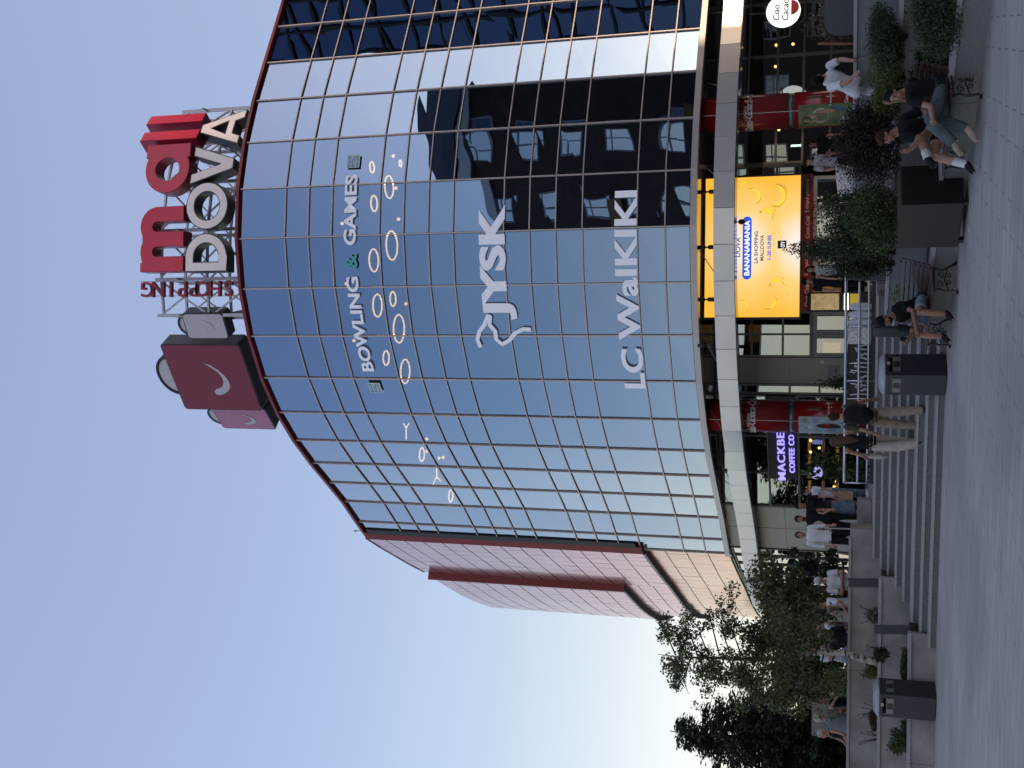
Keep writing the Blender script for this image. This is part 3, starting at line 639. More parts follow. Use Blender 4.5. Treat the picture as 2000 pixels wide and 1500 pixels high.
b = MB(); b.ball((0, 0, 0), (.44, .07, .44), 36, 18); b.build('sign_box', M['sign_face'], cs, world=False)
for body, x, z, h in (('Ciao', -.26, .09, .17), ('Cacao', -.28, -.14, .17)):
    b = MB(); vs, fs = text_geo(body, 1, .004, .018, .12); vs, w_, h_ = fit_geo(vs, h=h); b.add(frame(vs, (x, -.074, z), (1, 0, 0), (0, 0, 1)), fs); b.build('lettering', M['ink'], cs, world=False)
b = MB(); vs, fs = shape_geo([arc(0, -.2, .2, .2, 180, 360, 14)], .004); b.add(frame(vs, (0.06, -.07, 0), (1, 0, 0), (0, 0, 1)), fs); b.build('bowl_picture', M['ink_red'], cs, world=False)
b = MB(); b.tube([(0, .05, .43), (0, .05, 1.2)], .02, 6); b.tube([(0, .05, .3), (0, .6, .3)], .02, 6); b.build('bracket', M['black'], cs, world=False)

# ---------------------------------------------------------------- spotlights under the soffit
for i, (u, lab) in enumerate(((1125, 'black ceiling spotlight above the right edge of the screen'), (1017, 'black ceiling spotlight above the middle of the screen'), (915, 'black ceiling spotlight above the left edge of the screen'), (825, 'black ceiling spotlight left of the screen above pale band'))):
    p = atY(u, 1375, 28.55); t = thing('spotlight', lab, 'spotlight', (p.x, p.y, 4.84), 0, 'ceiling spotlights above the screen')
    b = MB(); b.lathe([(.0, 0), (.055, 0), (.055, .17), (.02, .2)], n=14); b.build('lamp_head', M['black'], t, world=False)
    b = MB(); b.lathe([(.02, .2), (.02, .25), (.05, .26), (.05, .42)], n=14); b.build('mount', M['black'], t, world=False)
t = thing('camera_box', 'small black camera hanging under the band in front of the screen', 'camera', tuple(sp(1056, 1456, 1.0))); b = MB(); b.ball((0, 0, 0), (.07, .07, .09), 10, 8); b.build('dome', M['black_gloss'], t, world=False); b = MB(); b.tube([(0, 0, .06), (0, 0, .32)], .012, 6); b.build('stem', M['red_trim'], t, world=False)
# ================================================================ rooftop sign
roof_sign = thing('rooftop_sign', 'red and white letter sign on a steel frame on the roof', 'sign', (5, 29.9, 18))
def glyph_m(w, h, t):
    g = (w - 3 * t) / 2; ri = g / 2; yi = h - t * .92 - ri
    o = [(0, 0), (t, 0)] + [(t + ri + ri * math.cos(R(a)), yi + ri * math.sin(R(a))) for a in range(180, -1, -15)] + [(t + g, 0), (2 * t + g, 0)]
    c2 = 2 * t + g + ri; o += [(c2 + ri * math.cos(R(a)), yi + ri * math.sin(R(a))) for a in range(180, -1, -15)] + [(2 * t + 2 * g, 0), (w, 0)]
    ro = ri + t * .98; yo = h - ro
    o += [(c2 + ro * math.cos(R(a)), yo + ro * math.sin(R(a))) for a in range(0, 118, 9)]
    c1 = t + ri; o += [(c1 + ro * math.cos(R(a)), yo + ro * math.sin(R(a))) for a in range(62, 115, 9)] + [(t * .6, h - .06), (t * .6, h), (0, h)]
    return [o]
def glyph_a(h, t):
    r = h / 2; xr = 2 * r; th = math.degrees(math.acos((xr - t * .95 - r) / r))
    o = [(xr, 0), (xr, h), (xr - t * .95, h)] + [(r + r * math.cos(R(th + (360 - 2 * th) * i / 30)), r + r * math.sin(R(th + (360 - 2 * th) * i / 30))) for i in range(31)] + [(xr - t * .95, 0)]
    ri = r - t * .8; return [o, arc(r * .97, r, ri * .88, ri, 0, 345, 23)]
def glyph_D(w, h, t): 
    o = [(0, 0), (w - h / 2, 0)] + arc(w - h / 2, h / 2, h / 2, h / 2, -90, 90, 18) + [(0, h)]
    i = [(t, t), (w - h / 2, t)] + arc(w - h / 2, h / 2, h / 2 - t, h / 2 - t, -90, 90, 18) + [(t, h - t)]
    return [o, i]
def glyph_O(w, h, t): return [arc(w / 2, h / 2, w / 2, h / 2, 0, 351, 39), arc(w / 2, h / 2, w / 2 - t, h / 2 - t, 0, 348, 29)]
def glyph_V(w, h, t): return [[(w / 2 - t * .55, 0), (w / 2 + t * .55, 0), (w, h), (w - t * 1.1, h), (w / 2, t * 1.5), (t * 1.1, h), (0, h)]]
def glyph_A(w, h, t): return [[(0, 0), (t * 1.05, 0), (t * 1.4, h * .2), (w - t * 1.4, h * .2), (w - t * 1.05, 0), (w, 0), (w / 2 + t * .5, h), (w / 2 - t * .5, h)], [(w / 2 - t * .75, h * .2 + t * .85), (w / 2 + t * .75, h * .2 + t * .85), (w / 2, h * .74)]]
def sign_letter(loops, u, v, Y, phi, dep, face, side, edge=None):
    o = atY(u, v, Y); xd = Vector((math.cos(R(phi)), math.sin(R(phi)), 0)); nrm = Vector((xd.y, -xd.x, 0))
    vs, fs = shape_geo(loops, dep / 2); b = MB(); b.add(frame([Vector((q.x, q.y, q.z - dep / 2)) for q in vs], o, xd, Z3), fs)
    r = b.build('letter', side, roof_sign)
    def inset(lp, d):                                     # face slightly inset from the return edge
        n = len(lp); out = []; ar = sum(lp[i][0] * lp[(i + 1) % n][1] - lp[(i + 1) % n][0] * lp[i][1] for i in range(n)); sg = 1 if ar > 0 else -1
        for i in range(n):
            p0, p1, p2 = Vector(lp[i - 1]), Vector(lp[i]), Vector(lp[(i + 1) % n]); e1 = (p1 - p0); e2 = (p2 - p1)
            if e1.length < 1e-6 or e2.length < 1e-6: out.append(tuple(p1)); continue
            e1.normalize(); e2.normalize(); n1 = Vector((-e1.y, e1.x)); n2 = Vector((-e2.y, e2.x)); m_ = n1 + n2
            if m_.length < .2: out.append(tuple(p1)); continue
            m_.normalize(); out.append(tuple(p1 + m_ * sg * d / max(.45, m_.dot(n1))))
        return out
    d = edge or .012
    L2 = [inset(loops[0], d)] + [inset(l, -d) for l in loops[1:]]
    vs, fs = shape_geo(L2, .006); b = MB(); b.add(frame([Vector((q.x, q.y, q.z + .007)) for q in vs], o, xd, Z3), fs); b.build('letter_face', face, r)
RD, RS, WF, BS_ = M['sign_red'], M['sign_red_side'], M['sign_white'], M['sign_black']
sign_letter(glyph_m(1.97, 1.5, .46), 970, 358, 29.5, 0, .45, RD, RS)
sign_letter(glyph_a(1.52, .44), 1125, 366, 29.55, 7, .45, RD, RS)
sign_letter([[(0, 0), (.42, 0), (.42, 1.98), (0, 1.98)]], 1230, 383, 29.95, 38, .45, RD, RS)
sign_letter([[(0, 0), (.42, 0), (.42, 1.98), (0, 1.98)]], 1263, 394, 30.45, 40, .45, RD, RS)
sign_letter(glyph_D(1.15, 1.42, .3), 970, 443, 29.5, 0, .42, WF, BS_, .03)
sign_letter(glyph_O(1.42, 1.42, .29), 1053, 444, 29.5, 2, .42, WF, BS_, .03)
sign_letter(glyph_V(1.25, 1.4, .3), 1143, 451, 29.55, 14, .42, WF, BS_, .03)
sign_letter(glyph_A(1.3, 1.42, .3), 1219, 464, 29.9, 26, .42, WF, BS_, .03)
a, c = atY(952, 455, 30.0), atY(952, 279, 30.0)
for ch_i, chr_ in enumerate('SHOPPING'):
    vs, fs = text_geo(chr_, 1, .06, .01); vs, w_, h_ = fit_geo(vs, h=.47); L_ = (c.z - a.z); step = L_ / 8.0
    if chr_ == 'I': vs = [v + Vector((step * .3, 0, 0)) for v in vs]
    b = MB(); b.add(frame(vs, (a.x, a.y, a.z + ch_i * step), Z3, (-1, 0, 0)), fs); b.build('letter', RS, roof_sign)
# steel frame: curved truss that follows the letters
fr = [(2.0, 30.4), (3.1, 30.25), (4.6, 30.25), (6.1, 30.5), (7.4, 30.95), (8.6, 31.6)]
for i, (x, y) in enumerate(fr):
    for dy in (0, 1.3):
        b = MB(); b.bar((x, y + dy, 17.95), (x, y + dy, 22.2), .1, .1, up=(0, 1, 0)); b.build('steel_post', M['alu'], roof_sign)
b = MB()
for (x, y), (x2, y2) in zip(fr, fr[1:]):
    for dy in (0, 1.3):
        for z in (18.6, 20.4, 22.0): b.bar((x, y + dy, z), (x2, y2 + dy, z), .07, .07)
        for z in (18.6, 20.4): b.bar((x, y + dy, z), (x2, y2 + dy, z + 1.7), .05, .05); b.bar((x, y + dy, z + 1.7), (x2, y2 + dy, z), .05, .05)
for x, y in fr:
    for z in (18.4, 19.5, 20.6, 21.8): b.bar((x, y, z), (x, y + 1.3, z + .2), .06, .06)
    b.bar((x, y - .35, 18.9), (x, y + 1.3, 18.1), .07, .07); b.bar((x, y - .3, 21.3), (x, y, 21.3), .05, .05)
b.build('steel_bracing', M['alu'], roof_sign)
b = MB()
for u in (922, 950): p0, p1 = atY(u, 459, 30.02), atY(u, 275, 30.02); b.bar(p0, p1, .025, .025, up=(0, 1, 0))
b.build('letter_rail', M['alu'], roof_sign)
# bag-shaped sign boxes
def rrect(w, h, r, n=5): return arc(w - r, h - r, r, r, 0, 90, n) + arc(r, h - r, r, r, 90, 180, n) + arc(r, r, r, r, 180, 270, n) + arc(w - r, r, r, r, 270, 360, n)
def bag(label, BL, BRt, h, dep, face, hand_r):
    BL, BRt = Vector(BL), Vector(BRt); xd = BRt - BL; xd.z = 0; w_ = xd.length; xd.normalize(); nrm = Vector((xd.y, -xd.x, 0))
    t = thing('bag_sign', label, 'sign', tuple((BL + BRt) / 2), 0, 'bag shaped sign boxes on the roof')
    def put(vs, z=0.0): return frame([Vector((q.x, q.y, q.z + z)) for q in vs], BL, xd, Z3)
    vs, fs = shape_geo([rrect(w_, h, .12)], dep / 2); b = MB(); b.add(put(vs, -dep / 2), fs); b.build('box', M['sign_black'], t)
    vs, fs = shape_geo([[(x + .04, y + .04) for x, y in rrect(w_ - .08, h - .08, .1)]], .008); b = MB(); b.add(put(vs, .009), fs); b.build('face', face, t)
    K_ = [(.73, .53), (.69, .44), (.62, .37), (.53, .31), (.44, .285), (.36, .3), (.295, .35), (.255, .42), (.24, .47), (.255, .51), (.29, .52), (.33, .49), (.35, .43), (.385, .385), (.44, .36), (.51, .355), (.59, .385), (.66, .45)]
    sm = [(x * w_, y * h) for x, y in K_]
    vs, fs = shape_geo([sm], .006); b = MB(); b.add(put(vs, .026), fs); b.build('smile_mark', M['sign_grey'], t)
    b = MB(); cx = w_ * .5
    ring = [BL + xd * (cx + hand_r * math.cos(R(a))) + Z3 * (h + hand_r * .8 * math.sin(R(a))) - nrm * dep * .5 for a in range(0, 181, 12)]
    for p, q in zip(ring, ring[1:]): b.bar(p, q, dep * .7, .07, up=(p + q) / 2 - (BL + xd * cx + Z3 * h - nrm * dep * .5))
    b.build('handle', M['sign_black'], t)
    b = MB(); vs, fs = shape_geo([[(cx + hand_r * .9 * math.cos(R(a)), h + hand_r * .72 * math.sin(R(a))) for a in range(0, 181, 12)]], dep * .3); b.add(put(vs, -dep * .5), fs); b.build('handle_panel', M['sign_grey'], t)
    b = MB(); c_ = BL + xd * w_ / 2 - nrm * dep; b.bar(c_ + Z3 * .6, Vector((c_.x, c_.y, 17.95)) - nrm * .6, .1, .1, up=(1, 0, 0)); b.bar(c_ + Z3 * (h * .7), Vector((c_.x, c_.y, 17.95)) - nrm * 1.6, .1, .1, up=(1, 0, 0)); b.build('stay', M['alu'], t)
bag('large maroon bag shaped sign with a white crescent on the roof edge', atY(698, 513, 32.5), atY(828, 465, 31.0), 2.85, .55, M['sign_maroon'], .72)
bag('small pale grey bag sign between maroon bag and shopping letters', atY(838, 449, 30.75), atY(889, 435, 30.3), 1.45, .42, M['sign_grey'], .3)
bag('pink bag shaped sign on the roof left of the maroon one', atY(661, 541, 33.6), atY(703, 516, 32.75), 2.0, .42, M['sign_pink'], .4)
p = WL[0]; t = thing('roof_camera', 'tiny camera on a mast at the left end of the glass roof edge', 'camera', (-5.3, 37.0, 18.1)); b = MB(); b.tube([(0, 0, 0), (0, 0, .35)], .02, 6); b.build('mast', M['alu'], t, world=False); b = MB(); b.ball((0, -.05, .36), (.05, .1, .05), 8, 6); b.build('body', M['white_paint'], t, world=False)

# ---------------------------------------------------------------- lettering on the glass
def glass_text(parts, label, u0, u1, z0, h, mats, off=.035, name='window_lettering', bold=.0, spacing=1.0):
    s0, s1 = s_at_u(u0, z0), s_at_u(u1, z0); p, _ = fac((s0 + s1) / 2, .04)
    t = thing(name, label, 'lettering', (p.x, p.y, z0)); geo = []; x = 0
    for body, m, nm in parts:
        vs, fs = text_geo(body, 1, .004, bold, spacing=spacing); vs, w_, h_ = fit_geo(vs, h=h); geo.append((vs, fs, m, x, nm)); x += w_ + h * .45
    k = (s1 - s0) / (x - h * .45)
    for vs, fs, m, xo, nm in geo:
        vs = [Vector(((q.x + xo) * k, q.y, q.z)) for q in vs]; V, Fc = split_geo(vs, fs, s0); b = MB(); b.add(map_fac(V, s0, z0, off), Fc); b.build(nm, m, t)
    return t
glass_text([('BOWLING', M['film_white'], 'word'), ('&', M['film_teal'], 'ampersand'), ('GAMES', M['film_white'], 'word')], 'white bowling and games lettering with teal ampersand high on the glass', 776, 1158, 14.42, .36, None, bold=.03)
glass_text([('JYSK', M['film_white'], 'word')], 'big white four letter shop name below the ring lamps on the glass', 876, 1100, 10.0, .93, None, bold=.045)
glass_text([('LC WaIKIKI', M['film_white'], 'word')], 'white fashion shop lettering low on the glass above the screen', 743, 1128, 6.74, .58, None, bold=.03)
def fac_uv(u, v):
    z = 10.0
    for _ in range(12):
        s = s_at_u(u, z); p, _n = fac(s); r = ray(u, v); z = p.y / r.y * r.z + EYE
    return s, z
gp = [(140, 1060), (118, 1005), (135, 950), (168, 905), (193, 842), (207, 850), (203, 905), (243, 950), (250, 1005), (292, 1040), (340, 1012), (385, 960), (440, 935), (508, 940)]
gp = [fac_uv(1500 - (380 + y / 3.571), 900 + x / 3.571) for x, y in gp]
b = MB(); pth = []
for (sa, za), (sb, zb) in zip(gp, gp[1:]):
    for k in range(4): pth.append((sa + (sb - sa) * k / 4, za + (zb - za) * k / 4))
pl, pr = [], []
for i, (s, z) in enumerate(pth):
    d = Vector(pth[min(i + 1, len(pth) - 1)]) - Vector(pth[max(i - 1, 0)]); d.normalize(); n_ = Vector((-d.y, d.x)) * .055; pl.append((s + n_.x, z + n_.y)); pr.append((s - n_.x, z - n_.y))
for i in range(len(pth) - 1):
    q = []
    for s, z in (pl[i], pl[i + 1], pr[i + 1], pr[i]): p, _ = fac(s, .04); q.append((p.x, p.y, z))
    b.quad(*q)
tag(b.build('window_emblem', M['film_white']), 'white outline bird emblem on the glass left of the big shop name', 'emblem')
for u, v, lab in ((744, 733, 'small square patterned film sticker left of the bowling lettering'), (1184, 691, 'small square patterned film sticker right of the games lettering')):
    s, z = fac_uv(u, v); t = thing('window_sticker', lab, 'sticker', tuple(fac(s, .03)[0] + Z3 * z)); hw = .19
    b = MB(); b.quad(*map_fac([Vector((-hw, -hw, 0)), Vector((hw, -hw, 0)), Vector((hw, hw, 0)), Vector((-hw, hw, 0))], s, z, .03)); b.build('film', M['film_cyan'], t)
    for body, dz, h in (('ROCK', .07, .09), ('ROLL', -.05, .09), ('FUN CITY', -.155, .065)):
        b = MB(); vs, fs = text_geo(body, 1, .002, .02); vs, w_, h_ = fit_geo(vs, w=.34, h=h); b.add(map_fac([q + Vector((-.17, dz, 0)) for q in vs], s, z, .036), fs); b.build('word', M['film_blue'], t)

# ---------------------------------------------------------------- ring lamps behind the glass
def behind(u, v, d):
    s, z = fac_uv(u, v); p, _ = fac(s); r = ray(u, v); k = p.y / r.y + d / r.length; return Vector((r.x * k, r.y * k, r.z * k + EYE))
def cr(ox, oy, x, y, sc_=3.75): return 1500 - (oy + y / sc_), ox + x / sc_
rings = [(600, 240, 475, 325, 38), (600, 240, 600, 470, 78), (600, 240, 490, 590, 55), (600, 240, 488, 1007, 80), (600, 240, 620, 898, 102), (600, 240, 515, 1338, 80), (600, 240, 628, 1290, 52), (600, 600, 672, 158, 100), (600, 600, 578, 372, 52), (600, 600, 718, 470, 86), (600, 600, 840, 1080, 48), (600, 600, 1052, 1382, 44), (600, 240, 683, 297, 22)]
for ox, oy, x, y, r in rings:
    u, v = cr(ox, oy, x, y); p = behind(u, v, 1.15); rad = r / 3.75 / F_PX * p.length * 1.0
    t = thing('ring_lamp', 'glowing ring shaped ceiling lamp seen through the upper glass', 'lamp', tuple(p), 0, 'ring lamps behind the upper glass')
    c = MB(); n_ = 28; vs = []; fs = []
    c.tube([(rad * math.cos(2 * math.pi * k / n_), rad * math.sin(2 * math.pi * k / n_), 0) for k in range(n_ + 1)], .024, 6, cap=False); c.build('ring', M['warm_ring'], t, world=False)
    c = MB(); c.tube([(0, 0, .5), (rad * .95, 0, .03)], .004, 4); c.tube([(0, 0, .5), (-rad * .95, 0, .03)], .004, 4); c.tube([(0, 0, .5), (0, 0, 1.0)], .004, 4); c.build('cord', M['black'], t, world=False)
for ox, oy, x, y in ((600, 240, 630, 242), (600, 240, 650, 478), (600, 240, 668, 705), (600, 240, 255, 737), (600, 240, 287, 1178), (600, 240, 723, 1325), (600, 600, 342, 245), (600, 600, 877, 965), (600, 600, 878, 1055), (600, 600, 965, 1105), (600, 600, 995, 1100)):
    u, v = cr(ox, oy, x, y); p = behind(u, v, 1.3); c = MB(); c.ball(tuple(p), .05, 8, 6); o = c.build('spot_bulb', M['warm_ring']); tag(o, 'tiny glowing spot lamp seen through the upper glass', 'lamp', 'spot lamps behind the upper glass')
for ox, oy, y_pts, lab in ((600, 600, [((725, 965), (725, 885)), ((725, 885), (705, 852)), ((725, 885), (745, 852))], 'glowing forked lamp upright behind the left part of the glass'), (600, 600, [((948, 1180), (948, 1240)), ((948, 1240), (922, 1298)), ((948, 1240), (978, 1275))], 'glowing forked lamp upside down behind the left part of the glass')):
    c = MB()
    for pa, pb in y_pts: c.tube([behind(*cr(ox, oy, *pa), 1.15), behind(*cr(ox, oy, *pb), 1.15)], .022, 6)
    tag(c.build('forked_lamp', M['warm_ring']), lab, 'lamp')
# ================================================================ terraces, stairs, plaza
A0 = Vector((4.56, 14.26, 0)); AD = Vector((-.514, .858, 0)); AN = Vector((.858, .514, 0))
def al(t, w_): return A0 + AD * t + AN * w_
S0, S1 = Vector((.95, 20.35, 0)), Vector((-4.75, 22.07, 0)); SD = (S1 - S0).normalized(); SB = Vector((-SD.y, SD.x, 0)) * -1
if SB.y < 0: SB = -SB
RB = [Vector((.95, 20.35, 0)), Vector((1.5, 22.4, 0)), Vector((2.45, 24.3, 0))]; LB = [Vector((-4.75, 22.07, 0)), Vector((-3.3, 25.0, 0))]
def hit(w_, pa, pb):                                     # line S0+SB*w along SD with line pa-pb
    o = S0 + SB * w_; d = pb - pa; den = SD.x * d.y - SD.y * d.x; q = pa - o; t = (q.x * d.y - q.y * d.x) / den; return o + SD * t
WK = [0, .36, .72, 1.35, 1.7, 2.05, 2.4, 2.75]; RISE = .135
st = thing('staircase', 'wide grey granite stairs leading up from the square to the plaza', 'stairs', (-1.8, 22, 0))
for k, w_ in enumerate(WK):
    r = hit(w_, RB[0], RB[1]) if w_ < 2.0 else hit(w_, RB[1], RB[2]); l = hit(w_, LB[0], LB[1]); w2 = 3.1
    r2 = hit(w2, RB[1], RB[2]); l2 = hit(w2, LB[0], LB[1])
    z0, z1 = RISE * k, RISE * (k + 1) - .035
    b = MB(); pts = [r, r2, l2, l] if w_ >= 2.0 else [r, RB[1], r2, l2, l]
    b.prism([p.xy for p in pts], z0, z1); sp_o = b.build('step', M['granite_step'], st)
    b = MB(); f = SB * -.02; wd = (WK[k + 1] - w_ + .02) if k < 7 else .4
    b.prism([(r + f).xy, (r + SB * wd).xy, (l + SB * wd).xy, (l + f).xy], z1, RISE * (k + 1)); b.build('tread', M['nosing'], sp_o)
# plaza floor
pl_pts = [al(-9, 3.5), al(9.2, 3.5), hit(3.05, RB[1], RB[2]), hit(3.05, LB[0], LB[1]), Vector((-3.2, 25.1, 0)), Vector((-60, 24.6, 0)), Vector((-60, 120, 0)), Vector((60, 120, 0)), Vector((60, 10, 0))]
b = MB(); b.prism([p.xy for p in pl_pts], .02, 1.08); tag(b.build('plaza', M['plaza_tile']), kind='structure')
def terrace(name, label, pa, pb, nb, h, hsoil, depth, wallm, capm, t=.22):
    root = thing(name, label, 'wall', tuple((pa + pb) / 2))
    n = Vector(nb)
    b = MB(); L = (pb - pa).length; d = (pb - pa).normalized(); ns = max(1, round(L / 2.6))
    for i in range(ns):
        a, c = pa + d * (L * i / ns + .004), pa + d * (L * (i + 1) / ns - .004); b.prism([a.xy, c.xy, (c + n * t).xy, (a + n * t).xy], 0, h - .055)
    b.build('wall', M[wallm], root)
    b = MB()
    for i in range(ns):
        a, c = pa + d * (L * i / ns + .003) - n * .035, pa + d * (L * (i + 1) / ns - .003) - n * .035; b.prism([a.xy, c.xy, (c + n * (t + .07)).xy, (a + n * (t + .07)).xy], h - .055, h)
    b.build('coping', M[capm], root, bevel=.006)
    if depth > 0:
        b = MB(); b.prism([(pa + n * t).xy, (pb + n * t).xy, (pb + n * depth).xy, (pa + n * depth).xy], .01, hsoil); b.build('planting_bed', M['soil'], root)
    return root
terrace('granite_terrace_wall', 'lowest speckled granite planter wall behind the two wooden benches', al(-9, 0), al(7.0, 0), AN, .38, .3, 1.6, 'granite', 'granite_light')
terrace('granite_terrace_wall', 'middle granite planter wall with junipers right of the stairs', al(-9, 1.6), al(8.6, 1.6), AN, .95, .86, 1.7, 'granite', 'granite_light')
terrace('granite_terrace_wall', 'topmost granite parapet wall below the red column on the right', al(-9, 3.3), al(9.0, 3.3), AN, 1.56, 0, 0, 'granite', 'granite_light')
LN = Vector((-.045, .999, 0)); LDn = Vector((-.999, -.045, 0))
terrace('concrete_terrace_wall', 'lowest concrete planter wall left of the stairs behind the litter bin', Vector((-4.55, 22.3, 0)), Vector((-4.55, 22.3, 0)) + LDn * 12, LN, .47, .4, 1.3, 'concrete', 'granite_light')
terrace('concrete_terrace_wall', 'middle concrete planter wall with birch trunk left of the stairs', Vector((-3.75, 23.6, 0)), Vector((-3.75, 23.6, 0)) + LDn * 12, LN, .975, .9, 1.4, 'concrete', 'granite_light')
tw = terrace('concrete_terrace_wall', 'topmost concrete wall on the left with people sitting behind it', Vector((-3.15, 25.0, 0)), Vector((-3.15, 25.0, 0)) + LDn * 5.6, LN, 1.56, 0, 0, 'concrete', 'granite_light', .3)
b = MB(); b.box((-3.1, 25.6, .78), (.22, 1.2, 1.5)); b.build('end_wall', M['concrete'], tw)

# ---------------------------------------------------------------- railing
ra = thing('handrail', 'low steel railing with two bars along the plaza edge above the stairs', 'railing', (0.3, 24.4, 1.08))
RP = [Vector((2.5, 24.1, 0)), Vector((1.27, 24.35, 0)), Vector((.15, 24.55, 0)), Vector((-1.15, 24.75, 0)), Vector((-2.0, 24.85, 0))]
for z, r, nm in ((1.665, .03, 'top_rail'), (1.40, .024, 'lower_rail'), (1.21, .02, 'bottom_rail')):
    b = MB(); b.tube([p + Z3 * z for p in RP], r, 8); b.build(nm, M['steel'], ra)
for p in RP:
    b = MB(); b.tube([p + Z3 * 1.08, p + Z3 * 1.66], .017, 8); b.build('post', M['steel'], ra)
b = MB()
for p, q in zip(RP, RP[1:]): b.bar(p + Z3 * 1.12 + Vector((0, .05, 0)), q + Z3 * 1.12 + Vector((0, .05, 0)), .06, .08)
b.build('kick_board', M['black'], ra)
cl = thing('printed_cloth', 'dark cloth printed with white branches hung behind the railing', 'cloth', (.2, 24.75, 1.4))
b = MB(); b.prism([(1.02, 24.52), (-.35, 24.74), (-.34, 24.77), (1.03, 24.55)], 1.16, 1.63); b.build('cloth', M['black'], cl)
b = MB(); r_ = random.Random(3)
for k in range(15):
    x = .98 - k * .093; y = lambda xx: 24.52 + (1.02 - xx) * .16 - .012
    top = 1.3 + .3 * r_.random(); xs = x + r_.uniform(-.05, .05)
    b.tube([(x, y(x), 1.17), (x + .015, y(x), 1.17 + (top - 1.17) * .5), (xs, y(xs), top)], [.012, .016, .009], 5)
    for q in range(3):
        z = 1.2 + (top - 1.2) * r_.random(); x2 = x + r_.uniform(-.06, .06); b.tube([(x, y(x), z), ((x + x2) / 2, y(x), z + .05), (x2, y(x2), z + .02)], [.011, .012, .008], 5)
b.build('branch_print', M['white_paint'], cl)
b = MB(); b.box((1.08, 24.42, 1.4), (.34, .04, .46), R(-9)); b.build('pale_patch', mat('patterned', (.6, .58, .6), .7, var=.45, scale=18), cl)
for i, (x, lab) in enumerate(((1.68, 'white folded napkin shape behind railing nearest the man in black cap'), (1.52, 'middle one of three white pointed napkins behind the railing'), (1.36, 'white folded napkin shape beside the patterned pale cloth'))):
    t = thing('folded_napkin', lab, 'napkin', (x, 24.42, 1.15), 0, 'white pointed napkins behind the railing'); b = MB(); b.ball((0, 0, .22), (.085, .06, .26), 12, 10); b.build('napkin', mat('napkin', (.6, .62, .68), .8, var=.15, scale=12), t, world=False)

# ---------------------------------------------------------------- dark bollards in the beds
mat('bollard', (.035, .042, .052), .45, var=.08)
for u, v0, v1, Y, zb, lean, lab in ((963, 1731, 1656, 22.0, .86, 3, 'dark slab bollard in the bed right of the stairs below the railing'), (852, 1752, 1706, 21.3, .3, 2, 'dark slab bollard just behind the man on the bench'), (360, 1720, 1657, 24.3, .9, -3, 'dark slab bollard against the top concrete wall left of the stairs'), (268, 1776, 1707, 22.95, .4, -3, 'dark slab bollard in lower bed left of the stairs')):
    p = atY(u, v0, Y); zt = atY(u, v1, Y).z; t = thing('bollard', lab, 'bollard', (p.x, Y, zb), R(-25 if u > 700 else 15), 'dark bollards in the planting beds'); h = zt - zb
    b = MB(); b.box((0, 0, h / 2), (.17, .13, h), rot=Matrix.Rotation(R(lean), 3, 'Y')); b.build('post', M['bollard'], t, world=False, bevel=.008)
    b = MB(); b.box((0, 0, -.02), (.26, .2, .06)); b.build('foot', M['black'], t, world=False)
t = thing('floodlight', 'small grey floodlight on a bracket in the bed beside the birch', 'lamp', tuple(atY(232, 1716, 24.0))); b = MB(); b.box((0, 0, .2), (.13, .06, .09)); b.build('head', M['alu_dark'], t, world=False); b = MB(); b.tube([(.02, .02, -.1), (.02, .02, .16)], .02, 6); b.build('stem', M['black'], t, world=False)

# ---------------------------------------------------------------- litter bins
mat('bin_grey', (.02, .025, .033), .42, .1, var=.1); mat('bin_lid', (.36, .37, .41), .45, .2, var=.08); mat('bin_plate', (.16, .165, .17), .4, .3)
def litter_bin(label, loc, rz, sc_=1.0):
    t = thing('litter_bin', label, 'bin', loc, rz, 'grey litter bins on the square'); w_, h = .5 * sc_, .98
    b = MB()
    b.box((0, 0, .42), (w_, w_, .82)); b.box((-w_ / 2 + .045, 0, .875), (.09, w_, .09)); b.box((w_ / 2 - .045, 0, .875), (.09, w_, .09)); b.box((0, w_ / 2 - .03, .875), (w_ - .18, .06, .09)); b.box((0, 0, .95), (w_, w_, .06)); b.build('body', M['bin_grey'], t, world=False, bevel=.008)
    b = MB(); n = 12; vs = []; fs = []
    for i in range(n + 1):
        a = math.pi * i / n; x, z = math.cos(a) * (w_ / 2), .98 + math.sin(a) * .11
        vs += [(x, -w_ / 2, z), (x, w_ / 2, z)]
    fs = [(2 * i, 2 * i + 2, 2 * i + 3, 2 * i + 1) for i in range(n)] + [tuple(2 * i for i in range(n + 1))[::-1], tuple(2 * i + 1 for i in range(n + 1)), (0, 1, 2 * n + 1, 2 * n)]
    b.add(vs, fs, True); b.build('lid', M['bin_lid'], t, world=False)
    for dx, dy, rr in ((0, -1, 0), (-1, 0, 90), (1, 0, 90)):
        b = MB(); b.box((dx * (w_ / 2 + .004), dy * (w_ / 2 + .004), .8), (.34, .012, .13), R(rr)); o = b.build('plate', M['bin_plate'], t, world=False)
        b = MB(); b.box((dx * (w_ / 2 + .011), dy * (w_ / 2 + .011) , .8), (.13, .006, .11), R(rr)); b.build('opening', M['sign_black'], o, world=False)
    b = MB(); b.box((.02, -w_ / 2 - .004, .93), (.07, .006, .05)); b.build('sticker', mat('sticker', (.35, .3, .16), .5), t, world=False)
    b = MB(); b.box((0, 0, .008), (w_ - .06, w_ - .06, .016)); b.build('base', M['black'], t, world=False)
litter_bin('grey litter bin with rounded lid between seated man and walking couple', (.24, 20.42, 0), R(42))
litter_bin('grey litter bin with rounded lid in front of the left concrete wall', (-5.72, 22.02, 0), R(-22), 1.0)

